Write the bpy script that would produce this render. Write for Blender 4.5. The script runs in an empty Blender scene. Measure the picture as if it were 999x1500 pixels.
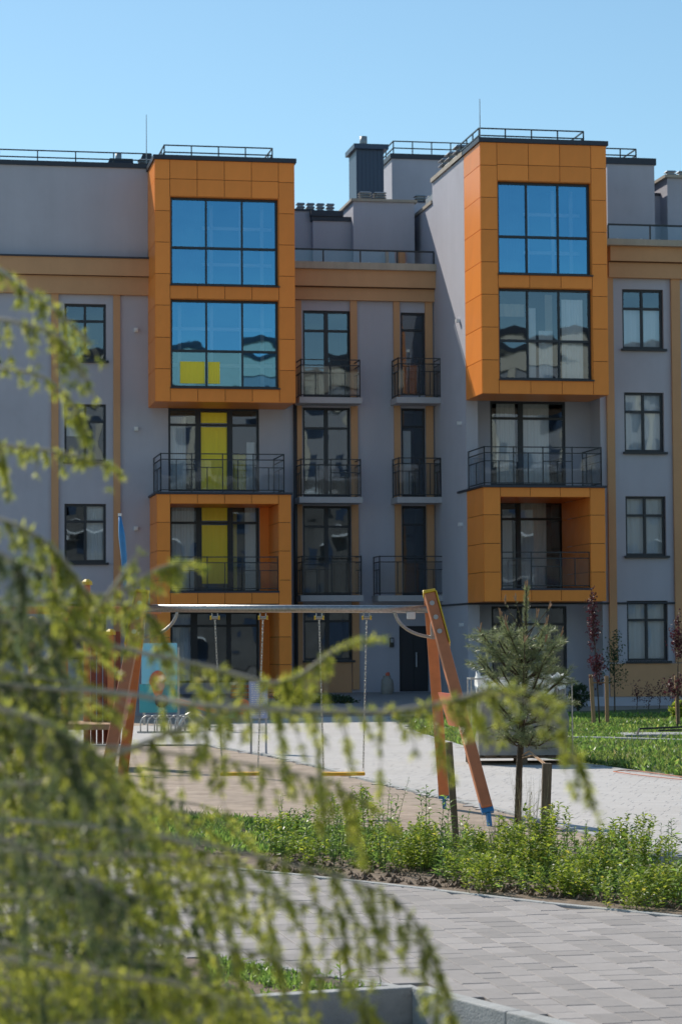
import bpy, bmesh, math, random
import numpy as np
from mathutils import Vector, Matrix
random.seed(7); rng = np.random.default_rng(7)
sc = bpy.context.scene
C = sc.collection
R = math.radians
# ------------------------------------------------------------------ camera
EYE = Vector((0, 0, 1.8)); FPX = 3542.0; PITCH = math.atan(195/3542); ROLL = 0.0065
F_ = Vector((0, math.cos(PITCH), math.sin(PITCH))); R0 = Vector((1, 0, 0)); U0 = Vector((0, -math.sin(PITCH), math.cos(PITCH)))
RR = math.cos(ROLL)*R0 - math.sin(ROLL)*U0; UU = math.sin(ROLL)*R0 + math.cos(ROLL)*U0
cd = bpy.data.cameras.new('camera'); cam = bpy.data.objects.new('camera', cd); C.objects.link(cam)
M4 = Matrix((RR, UU, -F_)).transposed().to_4x4(); M4.translation = EYE; cam.matrix_world = M4
cd.sensor_fit = 'VERTICAL'; cd.sensor_height = 36; cd.sensor_width = 24; cd.lens = FPX/1500*36
cd.clip_start = 0.1; cd.clip_end = 3000
cd.dof.use_dof = True; cd.dof.focus_distance = 25.0; cd.dof.aperture_fstop = 6.3
sc.camera = cam
# ------------------------------------------------------------------ sky and sun
SUN_AZ = -37.0; SUN_EL = 41.0
w = bpy.data.worlds.new("World"); sc.world = w; w.use_nodes = True
nt = w.node_tree; bg = nt.nodes['Background']
sky = nt.nodes.new('ShaderNodeTexSky'); sky.sky_type = 'NISHITA'; sky.sun_disc = False
sky.sun_elevation = R(SUN_EL); sky.sun_rotation = R(SUN_AZ % 360)
sky.air_density = 1.0; sky.dust_density = 0.25; sky.ozone_density = 1.6; sky.altitude = 200
grd = nt.nodes.new('ShaderNodeVectorMath'); grd.operation = 'MULTIPLY'; grd.inputs[1].default_value = (.84, 1.0, .97)
nt.links.new(sky.outputs[0], grd.inputs[0]); nt.links.new(grd.outputs[0], bg.inputs[0]); bg.inputs[1].default_value = 0.115
sd = bpy.data.lights.new('sun', 'SUN'); sun = bpy.data.objects.new('sun', sd); C.objects.link(sun)
S = Vector((math.sin(R(SUN_AZ))*math.cos(R(SUN_EL)), math.cos(R(SUN_AZ))*math.cos(R(SUN_EL)), math.sin(R(SUN_EL))))
sun.rotation_euler = S.to_track_quat('Z', 'Y').to_euler(); sd.energy = 4.1; sd.angle = R(0.5); sd.color = (1.0, 0.93, 0.82)
sc.view_settings.view_transform = 'Standard'; sc.view_settings.look = 'None'; sc.view_settings.exposure = 0.2; sc.view_settings.gamma = 1
# ------------------------------------------------------------------ helpers: a photo pixel to a place in the world
def ray(px, py):
    return (F_*FPX + RR*(px-499.5) - UU*(py-750)).normalized()
def G(px, py, z=0.0):                      # on level ground
    d = ray(px, py); t = (z-EYE.z)/d.z; p = EYE+d*t; return Vector((p.x, p.y, z))
def W(px, py, L):                          # at distance L ahead
    d = ray(px, py); return EYE+d*(L/d.y)
TH = R(10.5); BU = Vector((math.cos(TH), math.sin(TH), 0)); BN = Vector((-math.sin(TH), math.cos(TH), 0)); BO = Vector((0, 73.8, 0))
def B(px, py, v=0.0):                      # on a plane of the building front: (u, z)
    d = ray(px, py); t = ((BO+BN*v-EYE).dot(BN))/d.dot(BN); p = EYE+d*t
    return ((p-BO).dot(BU), p.z)
def BR(x0, y0, x1, y1, v):                 # rectangle -> u0,u1,z0,z1
    return (B(x0, (y0+y1)/2, v)[0], B(x1, (y0+y1)/2, v)[0], B((x0+x1)/2, y1, v)[1], B((x0+x1)/2, y0, v)[1])
# ------------------------------------------------------------------ mesh helpers
class MB:
    def __init__(s): s.v = []; s.f = []
    def quad(s, a, b, c, d):
        n = len(s.v); s.v += [tuple(a), tuple(b), tuple(c), tuple(d)]; s.f.append((n, n+1, n+2, n+3)); return s
    def box(s, x0, x1, y0, y1, z0, z1):
        if x0 > x1: x0, x1 = x1, x0
        if y0 > y1: y0, y1 = y1, y0
        if z0 > z1: z0, z1 = z1, z0
        n = len(s.v)
        s.v += [(x0,y0,z0),(x1,y0,z0),(x1,y1,z0),(x0,y1,z0),(x0,y0,z1),(x1,y0,z1),(x1,y1,z1),(x0,y1,z1)]
        s.f += [(n+0,n+3,n+2,n+1),(n+4,n+5,n+6,n+7),(n+0,n+1,n+5,n+4),(n+1,n+2,n+6,n+5),(n+2,n+3,n+7,n+6),(n+3,n+0,n+4,n+7)]
        return s
    def bar(s, p0, p1, w, h=None, up=(0,0,1), w1=None, h1=None):
        p0 = Vector(p0); p1 = Vector(p1); h = h or w; w1 = w1 or w; h1 = h1 or h
        d = (p1-p0).normalized(); up = Vector(up)
        if abs(d.dot(up)) > 0.99: up = Vector((0, 1, 0))
        a = d.cross(up).normalized(); b = a.cross(d).normalized(); n = len(s.v)
        for p, ww, hh in ((p0, w, h), (p1, w1, h1)):
            for sa, sb in ((-1,-1),(1,-1),(1,1),(-1,1)): s.v.append(tuple(p+a*sa*ww/2+b*sb*hh/2))
        s.f += [(n,n+1,n+2,n+3),(n+7,n+6,n+5,n+4),(n,n+4,n+5,n+1),(n+1,n+5,n+6,n+2),(n+2,n+6,n+7,n+3),(n+3,n+7,n+4,n)]
        return s
    def tube(s, pts, rads, k=8, caps=True):
        pts = [Vector(p) for p in pts]
        if not hasattr(rads, '__len__'): rads = [rads]*len(pts)
        rings = []; ref = Vector((0.13, 0.27, 1)).normalized()
        for i, p in enumerate(pts):
            d = (pts[min(i+1, len(pts)-1)]-pts[max(i-1, 0)]).normalized()
            if abs(d.dot(ref)) > 0.97: r_ = Vector((1, 0.1, 0)).normalized()
            else: r_ = ref
            a = d.cross(r_).normalized(); b = a.cross(d); n = len(s.v); rings.append(n)
            for j in range(k):
                t = 2*math.pi*j/k; s.v.append(tuple(p+(a*math.cos(t)+b*math.sin(t))*rads[i]))
        for q in range(len(rings)-1):
            A, D = rings[q], rings[q+1]
            for j in range(k): s.f.append((A+j, A+(j+1)%k, D+(j+1)%k, D+j))
        if caps:
            s.f.append(tuple(rings[0]+j for j in range(k))[::-1]); s.f.append(tuple(rings[-1]+j for j in range(k)))
        return s
    def prism(s, poly, z0, z1):            # poly: list of (x,y), counter-clockwise
        n = len(s.v); k = len(poly)
        s.v += [(p[0], p[1], z0) for p in poly]+[(p[0], p[1], z1) for p in poly]
        s.f.append(tuple(n+k+i for i in range(k))); s.f.append(tuple(n+i for i in range(k))[::-1])
        for i in range(k): s.f.append((n+i, n+(i+1)%k, n+k+(i+1)%k, n+k+i))
        return s
    def mesh(s, name, mat, smooth=False):
        me = bpy.data.meshes.new(name); me.from_pydata(s.v, [], s.f); me.update()
        if mat: me.materials.append(mat)
        if smooth: me.polygons.foreach_set('use_smooth', [True]*len(me.polygons))
        return me
def link(name, me, parent=None, loc=None):
    o = bpy.data.objects.new(name, me); C.objects.link(o)
    if parent: o.parent = parent
    if loc is not None: o.location = loc
    return o
def obj(name, mb, mat, parent=None, smooth=False, bevel=0.0, loc=None):
    o = link(name, mb.mesh(name, mat, smooth), parent, loc)
    if bevel:
        m = o.modifiers.new('bevel', 'BEVEL'); m.width = bevel; m.segments = 2; m.limit_method = 'ANGLE'
    return o
def tag(o, label=None, cat=None, group=None, kind=None):
    if label: o['label'] = label
    if cat: o['category'] = cat
    if group: o['group'] = group
    if kind: o['kind'] = kind
    return o
def empty(name, loc, rz=0.0):
    o = bpy.data.objects.new(name, None); C.objects.link(o); o.location = loc; o.rotation_euler = (0, 0, rz); o.empty_display_size = .1; return o
def copy_tree(o, parent=None):
    c = o.copy(); C.objects.link(c)
    if parent: c.parent = parent
    for ch in list(o.children): copy_tree(ch, c)
    return c
def np_mesh(name, verts, faces, mat):      # verts (n,3), faces (m,k)
    me = bpy.data.meshes.new(name); verts = np.asarray(verts, dtype=np.float32); faces = np.asarray(faces, dtype=np.int32)
    me.vertices.add(len(verts)); me.vertices.foreach_set('co', verts.ravel())
    m, k = faces.shape; me.loops.add(m*k); me.loops.foreach_set('vertex_index', faces.ravel())
    me.polygons.add(m); me.polygons.foreach_set('loop_start', np.arange(0, m*k, k, dtype=np.int32))
    try: me.polygons.foreach_set('loop_total', np.full(m, k, dtype=np.int32))
    except Exception: pass
    me.polygons.foreach_set('use_smooth', np.zeros(m, dtype=bool)); me.update(calc_edges=True); me.validate()
    if mat: me.materials.append(mat)
    return me
def leaves(P, D, ln, wd, up=None, bend=0.15):     # leaf blades: a folded kite of two quads each
    P = np.asarray(P, float); D = np.asarray(D, float); n = len(P)
    D = D/(np.linalg.norm(D, axis=1, keepdims=True)+1e-9)
    r = rng.normal(size=(n, 3)) if up is None else np.asarray(up)+rng.normal(size=(n, 3))*.35
    A = np.cross(D, r); A /= np.linalg.norm(A, axis=1, keepdims=True)+1e-9
    N = np.cross(A, D); ln = np.broadcast_to(ln, n)[:, None]; wd = np.broadcast_to(wd, n)[:, None]
    v0 = P; v1 = P+D*ln*.45+A*wd*.5+N*wd*.12; v2 = P+D*ln*.5-N*wd*.12; v3 = P+D*ln*.45-A*wd*.5+N*wd*.12; v4 = P+D*ln-N*ln*bend
    V = np.stack([v0, v1, v2, v3, v4], 1).reshape(-1, 3); b = np.arange(n)[:, None]*5
    Fc = np.concatenate([b+np.array([[0, 1, 4, 2]]), b+np.array([[0, 2, 4, 3]])], 0)
    return V, Fc
def merge(parts):
    V = []; Fc = []; n = 0
    for v, f in parts: V.append(v); Fc.append(f+n); n += len(v)
    return np.concatenate(V), np.concatenate(Fc)
def inpoly(x, y, poly):
    c = False; j = len(poly)-1
    for i in range(len(poly)):
        if (poly[i][1] > y) != (poly[j][1] > y) and x < (poly[j][0]-poly[i][0])*(y-poly[i][1])/(poly[j][1]-poly[i][1])+poly[i][0]: c = not c
        j = i
    return c
# ------------------------------------------------------------------ materials
def mat(name, col, rough=.6, metal=0., var=0., scale=6., bump=0., bscale=60., isl=0., spec=.5, coat=0., dirt=None, stretch=None):
    m = bpy.data.materials.new(name); m.use_nodes = True; t = m.node_tree; p = t.nodes['Principled BSDF']
    p.inputs['Base Color'].default_value = (*col, 1); p.inputs['Roughness'].default_value = rough; p.inputs['Metallic'].default_value = metal
    p.inputs['Specular IOR Level'].default_value = spec; p.inputs['Coat Weight'].default_value = coat
    tc = t.nodes.new('ShaderNodeTexCoord'); src = tc.outputs['Object']
    if stretch:
        mp = t.nodes.new('ShaderNodeMapping'); mp.inputs['Scale'].default_value = stretch; t.links.new(src, mp.inputs[0]); src = mp.outputs[0]
    colsock = None
    if var or isl:
        fac = None
        if var:
            nz = t.nodes.new('ShaderNodeTexNoise'); nz.inputs['Scale'].default_value = scale; nz.inputs['Detail'].default_value = 8; nz.inputs['Roughness'].default_value = .65
            t.links.new(src, nz.inputs['Vector'])
            mr = t.nodes.new('ShaderNodeMapRange'); mr.inputs[1].default_value = .3; mr.inputs[2].default_value = .7; mr.inputs[3].default_value = 1-var; mr.inputs[4].default_value = 1+var
            t.links.new(nz.outputs[0], mr.inputs[0]); fac = mr.outputs[0]
        if isl:
            gi = t.nodes.new('ShaderNodeNewGeometry'); oi = t.nodes.new('ShaderNodeObjectInfo')
            ad = t.nodes.new('ShaderNodeMath'); ad.operation = 'ADD'; t.links.new(gi.outputs['Random Per Island'], ad.inputs[0]); t.links.new(oi.outputs['Random'], ad.inputs[1])
            fr = t.nodes.new('ShaderNodeMath'); fr.operation = 'FRACT'; t.links.new(ad.outputs[0], fr.inputs[0])
            m2 = t.nodes.new('ShaderNodeMapRange'); m2.inputs[3].default_value = 1-isl; m2.inputs[4].default_value = 1+isl; t.links.new(fr.outputs[0], m2.inputs[0])
            if fac:
                mu = t.nodes.new('ShaderNodeMath'); mu.operation = 'MULTIPLY'; t.links.new(fac, mu.inputs[0]); t.links.new(m2.outputs[0], mu.inputs[1]); fac = mu.outputs[0]
            else: fac = m2.outputs[0]
        vm = t.nodes.new('ShaderNodeVectorMath'); vm.operation = 'SCALE'; vm.inputs[0].default_value = col; t.links.new(fac, vm.inputs['Scale']); colsock = vm.outputs[0]
    if dirt:                               # (colour, scale, low, high)
        n2 = t.nodes.new('ShaderNodeTexNoise'); n2.inputs['Scale'].default_value = dirt[1]; n2.inputs['Detail'].default_value = 10; n2.inputs['Roughness'].default_value = .7
        t.links.new(src, n2.inputs['Vector'])
        m3 = t.nodes.new('ShaderNodeMapRange'); m3.inputs[1].default_value = dirt[2]; m3.inputs[2].default_value = dirt[3]; t.links.new(n2.outputs[0], m3.inputs[0])
        mx = t.nodes.new('ShaderNodeMix'); mx.data_type = 'RGBA'; t.links.new(m3.outputs[0], mx.inputs[0])
        if colsock: t.links.new(colsock, mx.inputs[6])
        else: mx.inputs[6].default_value = (*col, 1)
        mx.inputs[7].default_value = (*dirt[0], 1); colsock = mx.outputs[2]
    if colsock: t.links.new(colsock, p.inputs['Base Color'])
    if bump:
        nb = t.nodes.new('ShaderNodeTexNoise'); nb.inputs['Scale'].default_value = bscale; nb.inputs['Detail'].default_value = 6; t.links.new(src, nb.inputs['Vector'])
        bp = t.nodes.new('ShaderNodeBump'); bp.inputs['Strength'].default_value = bump; bp.inputs['Distance'].default_value = .02
        t.links.new(nb.outputs[0], bp.inputs['Height']); t.links.new(bp.outputs[0], p.inputs['Normal'])
    return m
def leafmat(name, c1, c2, trans=.4, rough=.5, c3=None):
    m = bpy.data.materials.new(name); m.use_nodes = True; t = m.node_tree; p = t.nodes['Principled BSDF']; out = t.nodes['Material Output']
    gi = t.nodes.new('ShaderNodeNewGeometry'); cr = t.nodes.new('ShaderNodeValToRGB'); cr.color_ramp.elements[0].color = (*c1, 1); cr.color_ramp.elements[1].color = (*c2, 1)
    if c3: e = cr.color_ramp.elements.new(.93); e.color = (*c2, 1); cr.color_ramp.elements[-1].color = (*c3, 1)
    t.links.new(gi.outputs['Random Per Island'], cr.inputs[0]); t.links.new(cr.outputs[0], p.inputs['Base Color']); p.inputs['Roughness'].default_value = rough
    tr = t.nodes.new('ShaderNodeBsdfTranslucent'); hs = t.nodes.new('ShaderNodeHueSaturation'); hs.inputs['Value'].default_value = 1.5; hs.inputs['Hue'].default_value = .49
    t.links.new(cr.outputs[0], hs.inputs['Color']); t.links.new(hs.outputs[0], tr.inputs[0])
    mx = t.nodes.new('ShaderNodeMixShader'); mx.inputs[0].default_value = trans; t.links.new(p.outputs[0], mx.inputs[1]); t.links.new(tr.outputs[0], mx.inputs[2]); t.links.new(mx.outputs[0], out.inputs[0])
    return m
def glassmat(name, refl, tint, base_r, body=.75):
    m = bpy.data.materials.new(name); m.use_nodes = True; t = m.node_tree; t.nodes.remove(t.nodes['Principled BSDF']); out = t.nodes['Material Output']
    gl = t.nodes.new('ShaderNodeBsdfGlossy'); gl.inputs['Color'].default_value = (*tint, 1); gl.inputs['Roughness'].default_value = .015
    tr = t.nodes.new('ShaderNodeBsdfTransparent'); tr.inputs['Color'].default_value = (body, body*1.02, body*1.03, 1)
    fr = t.nodes.new('ShaderNodeFresnel'); fr.inputs[0].default_value = 1.5
    mr = t.nodes.new('ShaderNodeMapRange'); mr.inputs[3].default_value = base_r; mr.inputs[4].default_value = refl; t.links.new(fr.outputs[0], mr.inputs[0])
    tc = t.nodes.new('ShaderNodeTexCoord'); nz = t.nodes.new('ShaderNodeTexNoise'); nz.inputs['Scale'].default_value = 1.3; nz.inputs['Detail'].default_value = 1
    t.links.new(tc.outputs['Object'], nz.inputs[0]); bp = t.nodes.new('ShaderNodeBump'); bp.inputs['Strength'].default_value = .12; bp.inputs['Distance'].default_value = .02
    t.links.new(nz.outputs[0], bp.inputs['Height']); t.links.new(bp.outputs[0], gl.inputs['Normal'])
    mx = t.nodes.new('ShaderNodeMixShader'); t.links.new(mr.outputs[0], mx.inputs[0]); t.links.new(tr.outputs[0], mx.inputs[1]); t.links.new(gl.outputs[0], mx.inputs[2]); t.links.new(mx.outputs[0], out.inputs[0])
    return m
K = dict(
 stucco=mat('grey_stucco', (.47, .465, .525), .9, var=.05, scale=.5, bump=.25, bscale=90, dirt=((.39, .375, .42), .35, .55, .9)),
 tan=mat('tan_stucco', (.60, .335, .175), .9, var=.06, scale=.7, bump=.25, bscale=90),
 coping=mat('pale_coping', (.42, .36, .29), .7, var=.06, scale=2),
 orange=mat('orange_cladding', (.95, .30, .05), .40, isl=.07, var=.04, scale=.9, spec=.3),
 joint=mat('dark_joint', (.10, .045, .02), .8),
 flash=mat('dark_flashing', (.035, .042, .06), .5, metal=.2),
 frame=mat('window_frame_dark', (.022, .026, .034), .45),
 rail=mat('dark_rail', (.025, .03, .036), .45),
 glass=glassmat('window_glass', .8, (.70, .86, 1.0), .13, .85), bayglass=glassmat('bay_glass', .9, (.16, .45, .72), .50, .88),
 glass2=glassmat('rail_glass',   .22, (.8, .9, 1), .03, .88),
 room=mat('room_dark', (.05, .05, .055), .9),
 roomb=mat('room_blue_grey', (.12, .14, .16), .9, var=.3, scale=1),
 curtain=mat('pale_curtain', (.82, .82, .82), .9, var=.06, scale=3, stretch=(9, 9, .4)),
 yellow=mat('yellow_film', (.95, .76, .03), .4, var=.05, scale=2, stretch=(8, 8, .5)),
 yellow_soft=mat('yellow_soft_sheet', (.85, .66, .05), .8, var=.15, scale=2, stretch=(6, 6, .4)),
 slab=mat('balcony_slab', (.46, .45, .47), .8, var=.07, scale=2),
 pipe=mat('downpipe', (.05, .055, .065), .5),
 white=mat('white_plastic', (.75, .75, .75), .5),
 navy=mat('navy_metal', (.035, .06, .11), .45),
 vent=mat('vent_metal', (.33, .35, .37), .5, metal=.3),
 galv=mat('galvanised', (.45, .44, .42), .42, metal=.85, var=.25, scale=40, bump=.15, bscale=80),
 swing=mat('terracotta_paint', (.58, .20, .08), .5, var=.12, scale=6, dirt=((.30, .18, .12), 5, .6, .85)),
 cap=mat('yellow_plastic', (.72, .47, .03), .4), blue=mat('blue_plastic', (.04, .22, .5), .4, var=.1, scale=5),
 teal=mat('teal_panel', (.05, .33, .36), .45, var=.08, scale=2), ltblue=mat('pale_blue_panel', (.22, .55, .68), .45), redp=mat('red_panel', (.62, .13, .07), .5, var=.08),
 seat=mat('seat_yellow', (.78, .42, .03), .5), bolt=mat('bolt_metal', (.45, .5, .56), .35, metal=.8),
 wood=mat('stake_wood', (.20, .145, .10), .85, var=.3, scale=6, stretch=(14, 14, 1), bump=.5, bscale=20),
 woodl=mat('pale_stake_wood', (.42, .25, .14), .8, var=.2, scale=6, stretch=(14, 14, 1), bump=.4, bscale=20),
 bark=mat('bark', (.09, .062, .042), .9, var=.35, scale=14, bump=.8, bscale=30),
 twig=mat('larch_twig', (.50, .46, .36), .8, var=.25, scale=20),
 sand=mat('sand', (.39, .305, .235), .95, var=.20, scale=1.2, bump=1., bscale=9, dirt=((.24, .18, .135), 2.6, .48, .70)),
 soil=mat('soil', (.19, .14, .10), .95, var=.35, scale=9, bump=1., bscale=25, dirt=((.30, .235, .18), 14, .55, .75)),
 paver=mat('grey_paver', (.34, .31, .295), .85, isl=.17, var=.08, scale=9, bump=.2, bscale=150, dirt=((.27, .24, .22), 1.0, .50, .85)),
 paver2=mat('pale_paver', (.52, .49, .465), .85, isl=.045, var=.03, scale=2, dirt=((.45, .415, .38), .5, .45, .85)),
 paver3=mat('apron_paver', (.28, .28, .28), .85, isl=.10, var=.08, scale=3),
 jsand2=mat('pale_joint_sand', (.36, .33, .30), .95, var=.1, scale=20),
 jsand=mat('joint_sand', (.20, .17, .145), .95, var=.2, scale=20),
 kerb=mat('kerb_concrete', (.40, .40, .39), .8, var=.12, scale=9, bump=.35, bscale=80, dirt=((.24, .23, .21), 6, .55, .8)),
 gravel=mat('gravel', (.24, .225, .20), .95, var=.3, scale=25, isl=.3),
 mirror_dark=mat('mirror_dark_wall', (.13, .125, .12), .9, var=.3, scale=.3),
 earth=mat('pale_earth', (.30, .265, .225), .95, var=.2, scale=2),
 turf=mat('turf_soil', (.075, .11, .03), .95, var=.4, scale=3, dirt=((.16, .12, .08), 1.2, .58, .7)),
 bag=mat('woven_bag', (.30, .285, .26), .75, var=.1, scale=5, bump=.6, bscale=14, dirt=((.20, .175, .15), 3, .45, .8)),
 bagw=mat('white_bag_cloth', (.82, .82, .80), .7, var=.05, scale=8, bump=.5, bscale=14),
 black_line=mat('plain_black', (.02, .02, .022), .6), redwood=mat('red_plank', (.50, .13, .08), .7, var=.15, scale=3, stretch=(1, 8, 8)),
 darkred=mat('dark_red_board', (.22, .06, .035), .7, var=.2, scale=3, stretch=(6, 6, 1)),
 sign=mat('sign_face', (.36, .43, .66), .4, var=.1, scale=30, dirt=((.55, .58, .68), 26, .52, .62)), signframe=mat('sign_metal', (.40, .42, .46), .5, metal=.3),
 hose=mat('orange_hose', (.45, .13, .06), .6), petal=mat('white_petal', (.8, .8, .75), .7),
 cream=mat('cream_wall', (.62, .56, .46), .9, var=.05), palewall=mat('pale_grey_wall', (.34, .34, .36), .9, var=.05), skinp=mat('peach_paint', (.70, .36, .25), .5), blk=mat('black_paint', (.02, .02, .02), .5),
 larch=leafmat('larch_needles', (.10, .15, .035), (.62, .65, .11), .57, rough=.3, c3=(.62, .58, .16)), larch_shade=leafmat('larch_needles_shade', (.09, .135, .065), (.25, .31, .14), .42, rough=.4),  # second needle tone is greyer: shade inside the crown put into the colour
 pine=leafmat('pine_needles', (.12, .17, .07), (.36, .39, .20), .3, rough=.35), bud=mat('pine_candle', (.42, .24, .13), .6),
 redleaf=leafmat('red_leaves', (.05, .012, .018), (.13, .025, .035), .25), dkleaf=leafmat('dark_leaves', (.02, .045, .015), (.05, .10, .03), .25),
 weed=leafmat('weed_leaves', (.035, .10, .02), (.25, .40, .08), .5, rough=.35, c3=(.42, .44, .12)), weed2=leafmat('spirea_leaves', (.08, .15, .02), (.33, .41, .05), .5, c3=(.58, .52, .08)),
 grass=leafmat('grass_blades', (.06, .11, .025), (.24, .32, .07), .45, c3=(.40, .34, .16)), dry=mat('dry_stems', (.42, .36, .22), .8),
)
def streak(m, amt=.10, sc_=(3.5, 3.5, .22)):          # faint run marks and patches of the render coat
    t = m.node_tree; p = t.nodes['Principled BSDF']; src = p.inputs['Base Color'].links[0].from_socket
    tc = t.nodes.new('ShaderNodeTexCoord'); mp = t.nodes.new('ShaderNodeMapping'); mp.inputs['Scale'].default_value = sc_; t.links.new(tc.outputs['Object'], mp.inputs[0])
    nz = t.nodes.new('ShaderNodeTexNoise'); nz.inputs['Scale'].default_value = 1; nz.inputs['Detail'].default_value = 8; nz.inputs['Roughness'].default_value = .7; t.links.new(mp.outputs[0], nz.inputs['Vector'])
    mr = t.nodes.new('ShaderNodeMapRange'); mr.inputs[1].default_value = .3; mr.inputs[2].default_value = .7; mr.inputs[3].default_value = 1-amt; mr.inputs[4].default_value = 1+amt; t.links.new(nz.outputs[0], mr.inputs[0])
    vm = t.nodes.new('ShaderNodeVectorMath'); vm.operation = 'SCALE'; t.links.new(src, vm.inputs[0]); t.links.new(mr.outputs[0], vm.inputs['Scale']); t.links.new(vm.outputs[0], p.inputs['Base Color'])
streak(K['stucco'], .045, (1.3, 1.3, .15)); streak(K['tan'], .05, (1.3, 1.3, .3)); streak(K['coping'], .12); streak(K['orange'], .05, (2, 2, .4))
# ================================================================== THE SETTING
def sheet(name, poly, z, m, sub=None):
    mb = MB(); n = len(poly); mb.v = [(p[0], p[1], z) for p in poly]; mb.f = [tuple(range(n))]
    o = obj(name, mb, m); tag(o, kind='structure'); return o
def gp(pts, z=0.0): return [tuple(G(x, y, z)[:2]) for x, y in pts]
# outer edge of the raised courtyard along the kerb by the camera
KA = G(40, 1487); KC = G(608, 1452); KR = G(840, 1512)
kd1 = (KA-KC).normalized(); kd2 = (KR-KC).normalized()
KL = KC+kd1*9; KRR = KC+kd2*10
sheet('ground', [(-300, -60), (300, -60), (300, 500), (-300, 500)], -.16, K['gravel'])
sheet('courtyard_earth', [KL[:2], KC[:2], KRR[:2], (120, -2), (300, 480), (-300, 480), (-120, 4)], -.030, K['earth'])
sheet('lawn_soil', gp([(560, 1049), (606, 1073), (700, 1101), (835, 1118), (999, 1140), (1700, 1200), (1700, 1042), (1000, 1036)]), -.022, K['turf'])
# pale path (far), its kerb line towards the play sand
PALE_FAR = [(-160, 1066), (300, 1062), (430, 1052), (560, 1048), (606, 1072), (700, 1100), (835, 1117), (999, 1139), (1180, 1160)]
PALE_NEAR = [(1180, 1292), (999, 1254), (900, 1230), (820, 1209), (720, 1183), (640, 1166), (540, 1142), (470, 1123), (400, 1107), (300, 1090), (-160, 1092)]
pale_poly = gp(PALE_FAR+PALE_NEAR)
SAND_FAR = [(1180, 1294), (999, 1256), (900, 1232), (820, 1211), (720, 1185), (640, 1168), (540, 1144), (470, 1125), (400, 1109), (300, 1092), (-160, 1094)][::-1]
PATH_FAR = [(-160, 1262), (120, 1262), (300, 1268), (450, 1283), (640, 1304), (800, 1323), (999, 1343), (1200, 1362)]
sand_poly = gp(SAND_FAR+[(1180, 1300), (960, 1290), (760, 1238), (640, 1228), (400, 1196), (200, 1186), (-160, 1180)])
sheet('play_sand', sand_poly, -.012, K['sand'])
sheet('planting_bed', gp([(-160, 1178), (200, 1184), (400, 1194), (640, 1226), (760, 1236), (960, 1288), (1180, 1298), (1200, 1360)]+PATH_FAR[::-1][1:]), -.016, K['soil'])
sheet('sand_beyond_path', gp([(-160, 1045), (430, 1042), (440, 1051), (300, 1061), (-160, 1065)]), -.02, K['sand'])
sheet('pale_path_bedding', pale_poly, -.0025, K['jsand2'])
# near path
NEAR_BOT = [(1200, 1362), (1200, 1640), (836, 1513), (610, 1449), (560, 1441), (420, 1418), (300, 1402), (120, 1392), (-160, 1388)]
near_poly = gp(PATH_FAR[:-1]+NEAR_BOT)
sheet('near_path_bedding', near_poly, -.014, K['jsand'])
sheet('front_bed', gp([(-160, 1389), (120, 1393), (300, 1403), (420, 1419), (560, 1442), (609, 1451), (40, 1487), (-160, 1499)]), -.008, K['soil'])
def paver_mesh(lx, ly, c=.004, gap=.0022, th=.04):
    a, b = lx/2-gap, ly/2-gap; mb = MB()
    mb.v = [(-a,-b,-th),(a,-b,-th),(a,b,-th),(-a,b,-th),(-a,-b,-c),(a,-b,-c),(a,b,-c),(-a,b,-c),(-a+c,-b+c,0),(a-c,-b+c,0),(a-c,b-c,0),(-a+c,b-c,0)]
    mb.f = [(8,9,10,11)]
    for i in range(4):
        j = (i+1) % 4; mb.f += [(i, j, 4+j, 4+i), (4+i, 4+j, 8+j, 8+i)]
    return mb
def lay(poly, rot, rows, lens, zj, seed, tl=.003):
    rd = random.Random(seed); cs, sn = math.cos(rot), math.sin(rot); out = []
    P = [(x*cs+y*sn, -x*sn+y*cs) for x, y in poly]
    x0 = min(p[0] for p in P); x1 = max(p[0] for p in P); y = min(p[1] for p in P); y1 = max(p[1] for p in P)
    while y < y1:
        h = rd.choice(rows); x = x0-rd.random()*.3
        while x < x1:
            l = rd.choice(lens); cx, cy = x+l/2, y+h/2
            if inpoly(cx, cy, P): out.append((cx*cs-cy*sn, cx*sn+cy*cs, l, h, rd.uniform(-zj, zj), rd.uniform(-tl, tl), rd.uniform(-tl, tl)))
            x += l
        y += h
    return out
def lay_joined(name, items, rot, m, parent, c=.004, gap=.0022):
    V = []; Fc = []; n = 0; cs, sn = math.cos(rot), math.sin(rot)
    Rm = np.array([[cs, -sn, 0], [sn, cs, 0], [0, 0, 1]])
    for cx, cy, l, h, dz, tx, ty in items:
        mb = paver_mesh(l, h, c, gap); v = np.array(mb.v); v[:, 2] += v[:, 0]*ty+v[:, 1]*tx
        V.append(v@Rm.T+np.array([cx, cy, dz])); Fc.append(np.array(mb.f)+n); n += len(v)
    o = link(name, np_mesh(name, np.concatenate(V), np.concatenate(Fc), m), parent); tag(o, kind='stuff'); return o
prot = R(-79)
near = [t for t in lay(near_poly, prot, (.16, .20, .24), (.2, .26, .3, .36), .0012, 3)]
def kside(x, y):
    d = Vector((x, y, 0))-KC; return d.x*(-kd2.y)+d.y*kd2.x > .10
near = [t for t in near if kside(t[0], t[1]) or t[0] < KC.x]
def seen(x, y, z=0):
    d = Vector((x, y, z))-EYE; q = d.dot(F_); return (499.5+d.dot(RR)/q*FPX, 750-d.dot(UU)/q*FPX)
vis = [t for t in near if t[1] > 6 and 380 < seen(t[0], t[1])[0] < 1015 and seen(t[0], t[1])[1] < 1510]
vis.sort(key=lambda t: t[1]); pick = set(id(t) for t in vis[:300])
path = tag(empty('paved_path', (0, 0, 0)), kind='structure')
cache = {}
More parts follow.
